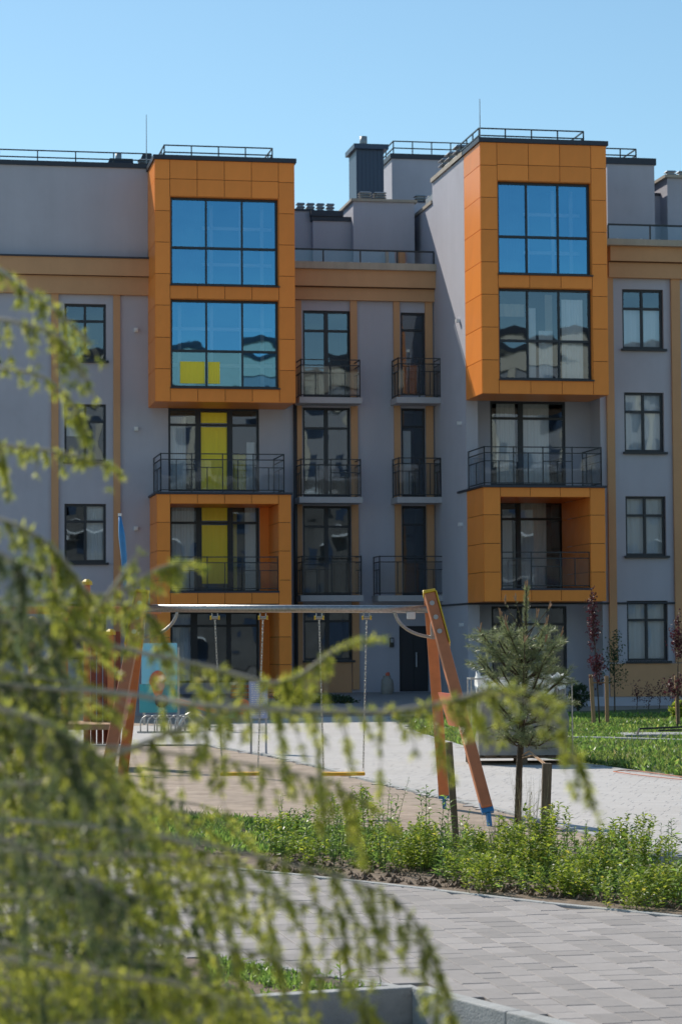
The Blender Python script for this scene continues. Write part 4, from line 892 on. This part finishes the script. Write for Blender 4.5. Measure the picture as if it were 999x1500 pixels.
# painted play panel
pn = G(240, 1062); pl = tag(empty('play_wall', pn), 'tall teal and pale blue painted play panel with a rounded red figure on it', 'play wall')
def px_(x, y): return W(x, y, pn.y)-pn
a, b, c = px_(205, 1044), px_(260, 1002), px_(260, 942)
obj('lower_panel', MB().box(a.x, b.x, -.03, .03, a.z, b.z), K['teal'], pl, bevel=.01); obj('upper_panel', MB().box(a.x+.05, b.x, -.029, .029, b.z+.002, c.z), K['ltblue'], pl, bevel=.01)
c1 = px_(232, 1000); mb = MB(); k = 20
pts = [(c1.x+.20*math.cos(2*math.pi*i/k)*(1 if math.sin(2*math.pi*i/k) > 0 else .7), c1.z+(.28 if math.sin(2*math.pi*i/k) > 0 else .34)*math.sin(2*math.pi*i/k)) for i in range(k)]
mb.v = [(x, -.05, z) for x, z in pts]+[(x, -.03, z) for x, z in pts]; mb.f = [tuple(range(k))]+[(i, (i+1) % k, k+(i+1) % k, k+i) for i in range(k)]; obj('figure', mb, K['redp'], pl)
obj('face_shape', MB().tube([(c1.x+.03, -.07, c1.z-.06), (c1.x+.03, -.05, c1.z-.06)], .13, 14), K['skinp'], pl); obj('foot_shape', MB().tube([(c1.x+.08, -.08, c1.z-.42), (c1.x+.08, -.05, c1.z-.42)], .15, 14), K['blk'], pl)
for x in (a.x+.1, b.x+.02): obj('post', MB().bar((x, .06, 0), (x, .06, c.z-.1), .06), K['galv'], pl)
# stack bench of red planks by the wall
rb0 = G(378, 1036); rp = tag(empty('plank_screen', rb0), 'low brick red bench of horizontal planks against the building wall', 'bench')
def rx(x, y): return W(x, y, rb0.y)-rb0
for k in range(5):
    y0 = 1003+k*6; a, b = rx(338, y0+5), rx(416 if k < 3 else 410, y0); obj('plank', MB().box(a.x, b.x, -.05+.03*k % .05, .25, a.z, b.z), K['redwood'], rp, bevel=.01)
for x in (338, 376, 411): p = rx(x, 1030); obj('support', MB().box(p.x, p.x+.1, .02, .22, 0, p.z), K['frame'], rp)
# sack by the door
gb_ = Vector(bw(B(567, 1008, -1.0)[0], -1.0, .31)); gk = tag(empty('rubble_sack', gb_), 'small grey sack with a reddish top beside the entrance door', 'sack')
mb = MB(); n = 16
for j, (r_, z) in enumerate(((.16, 0), (.20, .12), (.19, .3), (.17, .44), (.10, .50), (.12, .56))):
    for i in range(n): a = 2*math.pi*i/n; mb.v.append((r_*math.cos(a)*(1+.06*math.sin(3*a+j)), r_*.8*math.sin(a), z))
for j in range(5):
    for i in range(n): a = j*n+i; b = j*n+(i+1) % n; mb.f.append((a, b, b+n, a+n))
obj('body', mb, K['bag'], gk, smooth=True); obj('tied_top', MB().tube([(0, 0, .5), (.02, 0, .62), (.06, 0, .66)], [.05, .07, .02], 8), K['redp'], gk, smooth=True)
# hose on the paving
hp = [(898, 1130), (915, 1128), (940, 1130), (970, 1134), (1000, 1138), (1040, 1143)]; hq = [(1040, 1146), (1000, 1142), (960, 1138), (925, 1134), (898, 1130)]
h0 = G(898, 1130); tag(obj('hose', MB().tube([G(x, y, .02)-h0 for x, y in hp+hq], .007, 6), K['hose'], None, smooth=True, loc=h0), 'thin orange hose looped on the pale paving beside the grass', 'hose')
# black pipe bundle and slab in the grass
m0 = G(980, 1082); mh = tag(empty('slab_and_frame', m0), 'grey flat slab under a black frame lying in the grass at the right edge', 'slab'); obj('slab', MB().box(-.9, 1.2, -.5, .6, .0, .10), K['kerb'], mh); obj('black_frame', MB().bar((-.7, -.5, .02), (-.6, -.3, .20), .03).bar((-.6, -.3, .20), (1.6, .2, .26), .035).bar((-.2, .1, .15), (1.6, .4, .18), .03), K['black_line'], mh)
# pale kerb line between the two strips of grass
lk0 = gp([(820, 1086), (900, 1088), (999, 1091), (1080, 1094)]); edging(lk0, .22, .10, .14, K['kerb'], 'lawn_kerb', seg=.9)

# ================================================================== PLAY TOWER (left, behind the larch)
pt0 = G(70, 1128); twr = tag(empty('play_tower', pt0), 'reddish wooden play tower with yellow post caps and teal wave panel behind the larch', 'play tower'); TL = pt0.y
def tp(px, py, dl=0): return W(px, py, TL+dl)-pt0
for (px, py, dl) in ((48, 912, 0), (128, 857, 1.3), (-30, 880, 1.3), (95, 905, 0), (163, 930, 1.2), (-40, 912, 0)):
    p = tp(px, py, dl); po = obj('post', MB().bar((p.x, p.y, 0), p, .10), K['swing'], twr, bevel=.012); obj('post_cap', MB().tube([p, p+Vector((0, 0, .05)), p+Vector((0, 0, .09))], [.085, .08, .03], 10), K['cap'], po)
a, b = tp(-60, 893), tp(232, 893); obj('top_beam', MB().bar(a+Vector((0, .6, 0)), b+Vector((0, .6, 0)), .09, .11), K['swing'], twr, bevel=.01)
mb = MB(); k = 14
for i in range(k+1):
    x = tp(-40+85*i/k, 900).x; z = tp(0, 909+7*math.sin(i/k*3.6-.9)+5*i/k).z; zl = tp(0, 952).z; mb.v += [(x, -.02, z), (x, -.02, zl), (x, .02, z), (x, .02, zl)]
for i in range(k): q = i*4; mb.f += [(q, q+4, q+5, q+1), (q+2, q+3, q+7, q+6), (q, q+2, q+6, q+4)]
obj('wave_panel', mb, K['teal'], twr)
for i in range(5): a = tp(134+i*9, 1090, 1.2); b = tp(134+i*9, 925, 1.2); obj('wall_board', MB().box(a.x, a.x+.075, a.y-.02, a.y+.02, a.z, b.z), K['darkred'], twr)
for i in range(6): a = tp(-40+i*16, 1104, .6); b = tp(-40+i*16, 1065, .6); obj('rail_board', MB().box(a.x, a.x+.13, a.y-.015, a.y+.015, a.z, b.z), K['swing'], twr)
a, b = tp(-45, 1062), tp(165, 1062); obj('deck', MB().box(a.x, b.x, -.1, 1.5, a.z-.08, a.z), K['woodl'], twr)
a = tp(66, 968, .4); b = tp(62, 1040, .4); obj('slide_side', MB().bar(a, b, .12, .5), K['blue'], twr); obj('tube_ring', MB().tube([tp(84, 1074, -.2), tp(80, 1090, -.2), tp(84, 1105, -.2)], .05, 8), K['blue'], twr, smooth=True)
a = tp(176, 756, .3); b = tp(184, 862, .3); obj('blue_mast', MB().tube([b, tp(182, 815, .3), tp(179, 785, .3), a], [.02, .045, .05, .02], 8), K['blue'], twr, smooth=True); obj('mast_cap', MB().tube([a, a+Vector((0, 0, .04))], .028, 8), K['white'], twr)

# ================================================================== PLANTS
def weed_mesh(h, seed, kind):
    r2 = random.Random(seed); st = MB(); P = []; D = []; L = []; Wd = []
    ns = {'tall': 1, 'clump': 5, 'spirea': 18, 'grass': 30}[kind]
    for s in range(ns):
        sp_ = {'tall': .02, 'clump': .10, 'spirea': .16, 'grass': .09}[kind]; bx, by = r2.gauss(0, sp_*.5), r2.gauss(0, sp_*.5); hh = h*r2.uniform(.65, 1) if s else h
        lean = Vector((r2.gauss(0, .10)+bx*.9, r2.gauss(0, .10)+by*.9, 1)); pts = [Vector((bx, by, -.02))+lean*hh*t+Vector((0, 0, -.06*t*t*hh)) for t in (0, .35, .7, 1)]
        rr = .004 if kind in ('tall', 'clump') else .002; st.tube(pts, [rr, rr*.8, rr*.6, rr*.3], 4)
        nl = {'tall': int(hh/.022), 'clump': int(hh/.022), 'spirea': int(hh/.012), 'grass': 3}[kind]
        for i in range(nl):
            t = (.12+.88*i/nl)**.85; j = min(2, int(t*3)); q = pts[j].lerp(pts[j+1], t*3-j) if t < 1 else pts[3]; a = i*2.4+r2.random()
            up = {'tall': .55, 'clump': .4, 'spirea': .5, 'grass': 1.5}[kind]; P.append(q); D.append((math.cos(a), math.sin(a), up+r2.uniform(-.5, .3)+t*.4))
            l = {'tall': .115, 'clump': .06+.055*(seed % 5)/4, 'spirea': .046, 'grass': .12}[kind]*r2.uniform(.6, 1.15)*(1-.45*t if kind != 'spirea' else 1); L.append(l); Wd.append(l*{'tall': .24, 'clump': .3, 'spirea': .55, 'grass': .06}[kind])
    me1 = st.mesh('stems', K['dry'] if kind == 'grass' else K['weedstem'])
    V, Fc = leaves(P, D, np.array(L), np.array(Wd), up=(0, 0, 1), bend=.25); me2 = np_mesh('leaves', V, Fc, {'tall': K['weed'], 'clump': K['weed'], 'spirea': K['weed2'], 'grass': K['dry']}[kind]); return me1, me2
K['weedstem'] = mat('weed_stem', (.12, .17, .05), .7)
def plant(x, y, h, seed, kind, label, name, grp=None):
    m1, m2 = weed_mesh(h, seed, kind); r = tag(empty(name, (x, y, -.01), seed*1.3), label, 'shrub' if kind == 'spirea' else 'plant', grp); tag(link('stems', m1, r), kind='stuff'); tag(link('leaves', m2, r), kind='stuff'); return r
def at(px, py): g = G(px, py); return g.x, g.y
LB = {'spirea': ('small rounded shrub with tiny yellow green leaves in the bed along the path', 'spirea_shrub', 'low yellow green shrubs in the planting bed'),
      'clump': ('leafy green weed clump with several stems in the planting bed', 'weed_clump', 'leafy weed clumps in the planting bed'),
      'tall': ('single tall weed with narrow leaves rising above the planting bed', 'tall_weed', 'tall single weeds in the planting bed')}
def pl_(px, py, hp, seed, kind, label=None):       # hp: height in the photo's pixels
    x, y = at(px, py); h = hp/FPX*y; l = LB[kind]; return plant(x, y, h, seed, kind, label or l[0], l[1], None if label else l[2])
sd_ = 1
bedded = []
rd = random.Random(5)
for i, px in enumerate(range(405, 1040, 24)):
    for ri, (py_, hh) in enumerate(((-8, 92), (6, 84), (22, 66))):
        sd_ += 1; X = px+rd.uniform(-12, 12); base = 1226+(X-380)*.125+py_+rd.uniform(-6, 6); kd = rd.choice(('spirea', 'clump', 'clump', 'spirea', 'clump')); bedded.append((ri, kd, X, pl_(X, base+2, hh*rd.choice((.45, .7, .9, 1.0, 1.3))*rd.uniform(.85, 1.1), sd_, kd)))
ORD = ('first second third fourth fifth sixth seventh eighth ninth tenth eleventh twelfth thirteenth fourteenth fifteenth sixteenth seventeenth eighteenth nineteenth twentieth twenty-first twenty-second twenty-third twenty-fourth twenty-fifth twenty-sixth twenty-seventh twenty-eighth').split()
for ri in range(3):
    for kd, what in (('spirea', 'low yellow green shrub'), ('clump', 'leafy green weed clump')):
        for n_, t in enumerate(sorted([b for b in bedded if b[0] == ri and b[1] == kd], key=lambda b: b[2])):
            t[3]['label'] = what+', '+ORD[n_]+' such from the left in '+('back', 'middle', 'front')[ri]+' bed row'
for (px, py, hp, kd, lab) in ((452, 1262, 92, 'tall', 'tall reddish weed at the left end of the planting bed, highest there'), (405, 1258, 80, 'clump', 'drooping leafy clump at the far left of the visible bed'), (538, 1270, 138, 'tall', 'very tall thin weed in front of the swing leg, with dark seed pods'), (562, 1272, 88, 'clump', 'leafy clump between the two swing legs in the bed'),
        (848, 1290, 100, 'clump', 'bushy tall weed right of the thick stake, broad leafy tips'), (890, 1296, 108, 'tall', 'tall dark weed with a spiky head right of the bushy one'), (872, 1300, 70, 'clump', 'leafy clump just left of the dark spiky weed'), (915, 1300, 78, 'tall', 'tall weed between the spiky weed and the star topped weed'), (957, 1300, 84, 'tall', 'slender weed with a star of leaves near the right edge'), (700, 1282, 78, 'clump', 'leafy clump right of the leaning grey stake'), (648, 1275, 80, 'tall', 'tall weed just left of the leaning grey stake'), (826, 1286, 70, 'tall', 'tall weed close to the right side of the thick stake'), (610, 1270, 62, 'tall', 'short upright weed left of the leaning grey stake'), (500, 1266, 60, 'clump', 'leafy clump right of the tall reddish weed'),
        (930, 1330, 60, 'spirea', 'rounded yellow green shrub at the right end of the bed'), (720, 1305, 66, 'spirea', 'bright yellow green shrub between the leaning stake and the pine trunk'),
        (498, 1436, 44, 'tall', 'small upright weed behind the concrete kerb by the camera'), (440, 1430, 26, 'clump', 'small leafy weed behind the concrete kerb, nearest the path corner'), (395, 1425, 30, 'clump', 'small leafy weed behind the concrete kerb, second from the path corner'), (350, 1420, 30, 'clump', 'small leafy weed behind the concrete kerb, third from the path corner'), (300, 1415, 34, 'clump', 'small leafy weed behind the concrete kerb, farthest from the path corner')):
    sd_ += 1; pl_(px, py, hp, sd_, kd, lab)
for (px, py) in ((778, 1262), (726, 1266)):
    x, y = at(px, py); sd_ += 1; m1, m2 = weed_mesh(.85 if px > 750 else .5, sd_, 'grass'); r = tag(empty('dry_grass_tuft', (x, y, 0)), 'tuft of tall dry grass beside the young pine trunk' if px > 750 else 'small dry grass tuft left of the young pine trunk', 'grass tuft'); tag(link('stems', m1, r), kind='stuff'); tag(link('leaves', m2, r), kind='stuff')
# ground cover and lawn
def scatter(poly_px, n, ln, wd, m, name, up=1.0, dens=None, parent=None, tall=.0):
    poly = gp(poly_px); xs = [p[0] for p in poly]; ys = [p[1] for p in poly]; P = []
    while len(P) < n:
        k = n*2; X = rng.uniform(min(xs), max(xs), k); Y = rng.uniform(min(ys), max(ys), k)
        for x, y in zip(X, Y):
            if inpoly(x, y, poly) and (dens is None or dens(x, y)): P.append((x, y, -.015))
            if len(P) >= n: break
    P = np.array(P); D = rng.normal(size=(n, 3))*.6; D[:, 2] = np.abs(D[:, 2])*.5+up; P[:, 2] += rng.random(n)*tall
    V, Fc = leaves(P, D, ln*rng.uniform(.5, 1.2, n), wd*rng.uniform(.7, 1.2, n), bend=.35); o = link(name, np_mesh(name, V, Fc, m)); return tag(o, kind='stuff')
def clumpy(sc_, th):
    from mathutils import noise
    return lambda x, y: noise.noise(Vector((x*sc_, y*sc_, 3.7)))+random.uniform(-.25, .25) > th
bedp = [(200, 1192), (400, 1206), (560, 1222), (700, 1240), (850, 1264), (1060, 1292), (1060, 1320), (850, 1298), (640, 1274), (450, 1253), (200, 1245)]
scatter(bedp, 9000, .085, .03, K['weed'], 'bed_ground_cover', 1.0, clumpy(2.2, -.12), tall=.03)
scatter(bedp, 1200, .18, .010, K['grass'], 'bed_grass', 1.6, clumpy(1.4, .0))
scatter([(300, 1404), (420, 1420), (550, 1440), (560, 1447), (300, 1466)], 1500, .05, .014, K['weed'], 'kerb_ground_cover', 1.0, clumpy(4, .0), tall=.02)
law = [(600, 1060), (610, 1052), (1090, 1047), (1090, 1150), (999, 1137), (835, 1115), (700, 1098), (610, 1072)]
scatter(law, 52000, .105, .032, K['grass'], 'lawn_grass', 1.0, clumpy(.5, -.28), tall=.03); scatter(law, 12000, .12, .06, K['weed'], 'lawn_clover', .8, clumpy(.8, -.05), tall=.05)
# leaf litter and clods on the bed edge
mb = MB(); rd = random.Random(9)
for i in range(1300):
    px = rd.uniform(380, 1040); t = (px-380)/660; y = 1272+61*t-rd.random()**1.5*26; g = G(px, y); s_ = rd.choice((.004, .006, .009, .02))*rd.uniform(.6, 1.3)
    mb.tube([(g.x-s_, g.y, -.02), (g.x-s_*.3, g.y+rd.uniform(-.01, .01), s_*.6-.01), (g.x+s_, g.y, -.02)], [s_*.5, s_*.9, s_*.4], 5)
tag(obj('soil_clods', mb, K['soil']), kind='stuff')
mb = MB()
for i in range(700):
    x = KC.x+rd.uniform(-1.6, 1.4); y = KC.y-.12-rd.random()*2.0; s_ = rd.uniform(.005, .018)
    if (Vector((x, y, 0))-KC).cross(kd2).z < 0.1 and False: continue
    mb.tube([(x-s_, y, -.165), (x, y+s_*.4, -.16+s_*.7), (x+s_, y, -.165)], [s_*.5, s_*.9, s_*.4], 5)
tag(obj('gravel_stones', mb, K['gravel']), kind='stuff')
# bushes by the wall
def bush(px, py, wp, hp, label, L=None, m='dkleaf', seed=1, n=1600, name='bush'):
    g = Vector((W(px, py, L).x, L, .05)) if L else G(px, py); s = g.y/FPX; w_, h = wp*s, hp*s; r = tag(empty(name, g), label, 'bush'); P = rng.normal(size=(n, 3)); P /= np.linalg.norm(P, axis=1, keepdims=True); rad = rng.uniform(.55, 1.08, n)[:, None]
    P = P*rad*np.array([w_/2, w_/2*.8, h/2])*(1+.18*np.sin(P[:, :1]*7+seed)*np.cos(P[:, 2:]*6)); P[:, 2] += h/2; D = P-np.array([0, 0, h*.3])+rng.normal(size=(n, 3))*.3
    V, Fc = leaves(P, D, .09*rng.uniform(.6, 1.2, n), .045); link('foliage', np_mesh('foliage', V, Fc, K[m]), r); mb = MB()
    for i in range(6): a = i*1.05; mb.tube([(0, 0, -.1), (math.cos(a)*w_*.2, math.sin(a)*w_*.15, h*.6)], [.02, .008], 5)
    obj('stems', mb, K['bark'], r); return r
bush(427, 1024, 42, 34, 'round dark green bush at the foot of the orange bay', 67); bush(488, 1022, 62, 16, 'low wide dark bush under the ground floor window of the middle section', 69, n=1200)
bush(846, 1030, 30, 34, 'clipped dark green bush behind the low railing right of the pine', 66, n=900); bush(995, 1052, 26, 26, 'small yellowish bush at the foot of the stake at the right edge', 56, m='weed2', n=700)
for i, px in enumerate((932, 949, 965, 983)):
    g = Vector((W(px, 1022, 66).x, 66, 0)); r = tag(empty('wall_shrub', g), 'thin dry reddish shrub, '+('leftmost', 'second from the left', 'third from the left', 'rightmost')[i]+' of four by the right ground floor window', 'shrub', 'thin shrubs in a row by the tan plinth'); P = rng.normal(size=(110, 3))*np.array([.09, .06, .16])+np.array([0, 0, .40+.04*i]); V, Fc = leaves(P, rng.normal(size=(110, 3)), .07, .03); link('foliage', np_mesh('foliage', V, Fc, K['dryred']) if 'dryred' in K else np_mesh('foliage', V, Fc, K['redleaf']), r); obj('stem', MB().tube([(0, 0, 0), (.03, 0, .45)], [.012, .006], 5), K['bark'], r)
# young trees with stakes
def sapling(px, ybase, ytop, label, m, n, seed, lean=0, spread=.17, L=None):
    g = G(px, ybase); s = g.y/FPX; H = (ybase-ytop)*s; r2 = random.Random(seed); r = tag(empty('sapling', g), label, 'tree'); top = Vector((lean, 0, H)); mb = MB().tube([(0, 0, 0), (lean*.4, .02, H*.5), top], [.022, .014, .006], 6); P = []
    for i in range(22):
        t = r2.uniform(.28, .97); c = Vector((lean*t, 0, H*t)); a = r2.uniform(0, 6.28); q = c+Vector((math.cos(a)*spread*1.3*(1.15-t), math.sin(a)*spread*(1.15-t), r2.uniform(.1, .32))); mb.tube([c, q], [.006, .002], 4)
        for k in range(n//22): f = r2.random(); P.append(c.lerp(q, f)+Vector((r2.gauss(0, .05), r2.gauss(0, .05), r2.gauss(0, .06))))
    obj('trunk', mb, K['bark'], r); P = np.array([tuple(p) for p in P]); V, Fc = leaves(P, rng.normal(size=(len(P), 3))+np.array([0, 0, -.3]), .075*rng.uniform(.6, 1.2, len(P)), .045); link('crown', np_mesh('crown', V, Fc, K[m]), r); return r
sapling(878, 1064, 868, 'slim dark red leaved young tree tied between two pale stakes', 'redleaf', 620, 3, lean=-.16)
sapling(992, 1070, 905, 'dark red leaved young tree cut by the right edge beside one stake', 'redleaf', 520, 5, lean=.05, spread=.26); sapling(900, 1046, 925, 'thin green leaved sapling right behind the red leaved young tree', 'dkleaf', 420, 8, spread=.32)
for (a, b, c, d, lab) in ((870, 1064, 865, 988, 'pale orange stake left of the slim red leaved tree'), (889, 1063, 888, 990, 'pale orange stake right of the slim red leaved tree'), (993, 1066, 990, 990, 'pale orange stake at the right edge of the lawn')): stake(a, b, c, d, .085, lab, 'woodl')
c0 = W(866, 1000, G(870, 1064).y); tag(obj('stake_crossbar', MB().bar((0, -.05, 0), W(889, 1000, c0.y)-c0-Vector((0, .05, 0)), .05, .03), K['woodl'], None, loc=c0), 'short wooden crossbar joining the two pale stakes', 'crossbar')

# ================================================================== LARCH IN THE FOREGROUND
lroot = Vector((-1.9, 4.6, -.16)); larch = tag(empty('larch_tree', lroot), 'weeping larch reaching in from the left close to the camera, with drooping needled twigs', 'tree')
obj('trunk', MB().tube([(0, 0, -.1), (.03, .02, 1), (-.02, 0, 2.2), (.02, 0, 3.4)], [.09, .075, .05, .02], 12), K['bark'], larch, smooth=True)
rl = random.Random(21); TP = []; TD = []; TC = []; tw = MB(); lim = 0
def strand(p, ln, d0, droop=1.0, r0=.0016, sp_=.013, shaded=False, start=.0):
    n = max(3, int(ln/.03)); pts = [p]; d = Vector(d0).normalized()
    for i in range(n): d = (d+Vector((rl.gauss(0, .07), rl.gauss(0, .07), -.22*droop))).normalized(); pts.append(pts[-1]+d*ln/n)
    tw.tube(pts, [r0*(1-.6*i/n) for i in range(n+1)], 4); acc = 0
    for a, b in zip(pts[:-1], pts[1:]):
        L = (b-a).length
        while acc < L: TP.append(a.lerp(b, acc/L)); TD.append((b-a).normalized()); TC.append(shaded); acc += sp_*rl.choice((.4, .45, .5, .6, .9, 2.3))
        acc -= L
    return pts
def limb(pts, r0=.007, r1=.002, twigs=12, tl=(.06, .16), start=0., out=0.4, tipn=True, shaded=False):
    P = [W(x, y, l)-lroot for x, y, l in pts]; Q = []
    for i in range(len(P)-1):
        for k in range(6): Q.append(P[i].lerp(P[i+1], k/6))
    Q.append(P[-1])
    for _ in range(3): Q = [Q[0]]+[(Q[i-1]+Q[i]*2+Q[i+1])/4 for i in range(1, len(Q)-1)]+[Q[-1]]
    n = len(Q); r0 *= .62; ob = obj('branch', MB().tube(Q, [r0+(r1-r0)*i/(n-1) for i in range(n)], 6), K['twig'], larch, smooth=True)
    for k in range(twigs):
        t = start+(1-start)*(k+rl.random())/twigs; f = t*(n-1.001); i = int(f); p = Q[i].lerp(Q[i+1], f-i); d = (Q[i+1]-Q[i]).normalized()
        strand(p, rl.uniform(*tl)*(1.3-.5*t)*rl.choice((.5, 1, 1.25)), d*out*rl.uniform(.2, 1.4)+Vector((rl.gauss(0, .15), rl.gauss(0, .25), rl.uniform(-1.6, -.5))), shaded=shaded)
    if tipn: strand(Q[-1], tl[1]*.8, Q[-1]-Q[-3])
    for i in range(int(n*start), n-1):
        for k in range(1 if rl.random() < .5 else 0): TP.append(Q[i].lerp(Q[i+1], rl.random())); TD.append(Vector((rl.gauss(0, 1), rl.gauss(0, 1), 1)).normalized()); TC.append(shaded)
    return Q
A = lambda *p: list(p)
limb(A((-700, 330, 4.6), (-150, 345, 4.6), (0, 392, 4.5), (40, 425, 4.45), (85, 455, 4.4), (130, 500, 4.4)), .009, .003, 16, (.02, .055), .35)
limb(A((-700, 420, 4.6), (-100, 455, 4.4), (20, 470, 4.3), (90, 490, 4.3), (130, 560, 4.3)), .008, .003, 20, (.03, .07), .35)
limb(A((-700, 520, 4.5), (-100, 530, 4.5), (60, 545, 4.4), (110, 590, 4.4), (130, 640, 4.4)), .007, .002, 15, (.02, .06), .4)
limb(A((-700, 620, 4.5), (-100, 640, 4.4), (30, 655, 4.4), (90, 662, 4.4), (155, 680, 4.4)), .007, .002, 14, (.02, .05), .4)
limb(A((-700, 560, 4.4), (-60, 600, 4.3), (0, 640, 4.3), (10, 700, 4.3)), .006, .002, 12, (.03, .06), .4)
limb(A((-700, 640, 4.2), (-150, 720, 4.2), (20, 765, 4.1), (80, 800, 4.1), (130, 870, 4.1)), .009, .003, 28, (.05, .12), .3)
limb(A((-700, 700, 4.2), (-100, 800, 4.2), (60, 830, 4.2), (150, 880, 4.2), (235, 830, 4.2), (262, 826, 4.2)), .006, .0015, 18, (.03, .07), .5)
limb(A((-300, 1080, 4.3), (40, 1000, 4.2), (100, 935, 4.15), (150, 885, 4.15), (205, 808, 4.1)), .012, .004, 8, (.03, .06), .3, tipn=False)
limb(A((-400, 880, 4.2), (100, 930, 4.1), (200, 955, 4.1), (300, 975, 4.1), (400, 1003, 4.1), (440, 990, 4.1), (485, 955, 4.1)), .008, .0025, 24, (.04, .11), .35)
limb(A((-400, 860, 4.4), (60, 880, 4.4), (170, 880, 4.3), (225, 900, 4.3), (250, 950, 4.3)), .006, .0015, 16, (.03, .08), .4)
limb(A((-300, 1250, 4.1), (60, 1150, 4.0), (160, 1110, 4.0), (260, 1068, 4.0), (350, 1035, 4.0)), .010, .004, 18, (.05, .12), .3)
limb(A((-300, 1000, 4.0), (150, 1010, 4.0), (300, 1035, 3.9), (430, 1040, 3.9), (560, 1044, 3.9), (650, 1030, 3.9), (720, 1008, 3.9)), .008, .003, 24, (.06, .15), .30, out=.4)
limb(A((560, 1044, 3.9), (660, 1028, 3.9), (740, 1015, 3.9), (800, 1040, 3.9), (835, 1085, 3.9), (850, 1120, 3.9)), .004, .0012, 14, (.04, .12), .10, out=.5)
limb(A((-300, 1100, 4.0), (150, 1090, 4.0), (300, 1110, 4.0), (400, 1125, 4.0), (470, 1140, 4.0), (520, 1165, 4.0)), .006, .0015, 20, (.05, .12), .3)
limb(A((-300, 1180, 3.8), (150, 1210, 3.8), (320, 1240, 3.8), (430, 1268, 3.8), (520, 1290, 3.8), (580, 1315, 3.8), (625, 1370, 3.8), (655, 1450, 3.8)), .007, .0014, 22, (.07, .16), .3, out=.4)
limb(A((-300, 1260, 3.9), (200, 1290, 3.9), (350, 1300, 3.9), (470, 1330, 3.9), (540, 1360, 3.9)), .006, .0016, 20, (.07, .16), .3)
limb(A((100, 1370, 3.7), (280, 1380, 3.7), (400, 1400, 3.7), (520, 1450, 3.7), (560, 1500, 3.7)), .005, .0016, 18, (.06, .13), .2)
edge = [(760, 40), (850, 90), (920, 115), (1000, 130), (1080, 165), (1150, 230), (1230, 330), (1320, 380), (1400, 420), (1520, 450)]
def xmax(y):
    for (a, b), (c, d) in zip(edge[:-1], edge[1:]):
        if a <= y <= c: return b+(d-b)*(y-a)/(c-a)
    return edge[-1][1]
for i in range(40):
    y0 = 790+750*rl.random()**.7; L = rl.uniform(3.3, 5.0); xm = xmax(min(1515, y0+20))*rl.uniform(.45, 1.02); dy = rl.uniform(-50, 30)
    sl = rl.uniform(-1, 1)*90; limb(A((-420, y0+dy+sl, L+rl.uniform(-.3, .3)), (-60, y0+dy*.5+sl*.7, L), (xm*.35, y0+sl*.25, L), (xm*.7, y0-sl*.1+10, L), (xm, y0-sl*.2+rl.uniform(15, 60), L)), .006, .0018, int(6+xm/19), (.05, .13), .25, shaded=rl.random() < .62)
for i in range(22):
    y0 = rl.uniform(830, 1150); L = rl.uniform(3.9, 4.8); xm = rl.uniform(50, 135)+(25 if y0 > 1050 else 0); sl = rl.uniform(-70, 70)
    limb(A((-300, y0+sl, L), (-40, y0+sl*.4, L), (xm, y0-sl*.2+25, L)), .006, .002, 13, (.05, .13), .3, shaded=rl.random() < .35)
for i in range(34):
    y0 = rl.uniform(1120, 1530); L = rl.uniform(4.6, 5.6); xm = rl.uniform(150, 300); sl = rl.uniform(-60, 60)
    limb(A((-300, y0+sl, L), (0, y0, L), (xm, y0-sl*.2+40, L)), .006, .002, 14, (.08, .2), .3, shaded=rl.random() < .75)
TPn = np.array([tuple(p) for p in TP]); TDn = np.array([tuple(p) for p in TD]); shaded = np.array(TC)
def tufts(P, D, k, ln, name, m):
    n = len(P); P = np.repeat(P, k, 0); D = np.repeat(D, k, 0); R_ = rng.normal(size=(n*k, 3)); R_ -= (R_*D).sum(1, keepdims=True)*D; R_ /= np.linalg.norm(R_, axis=1, keepdims=True)
    V, Fc = blades(P, R_+D*rng.uniform(.6, 2.0, (n*k, 1)), ln*rng.uniform(.5, 1.25, n*k), .0034, .12); o = link(name, np_mesh(name, V, Fc, m), larch); tag(o, kind='stuff')
tufts(TPn[~shaded], TDn[~shaded], 9, .017, 'fresh_needles', K['larch']); tufts(TPn[shaded], TDn[shaded], 9, .018, 'shade_needles', K['larch_shade'])
obj('hanging_twigs', tw, K['twig'], larch)['kind'] = 'stuff'
print('tufts', len(TP), 'plants', sd_)
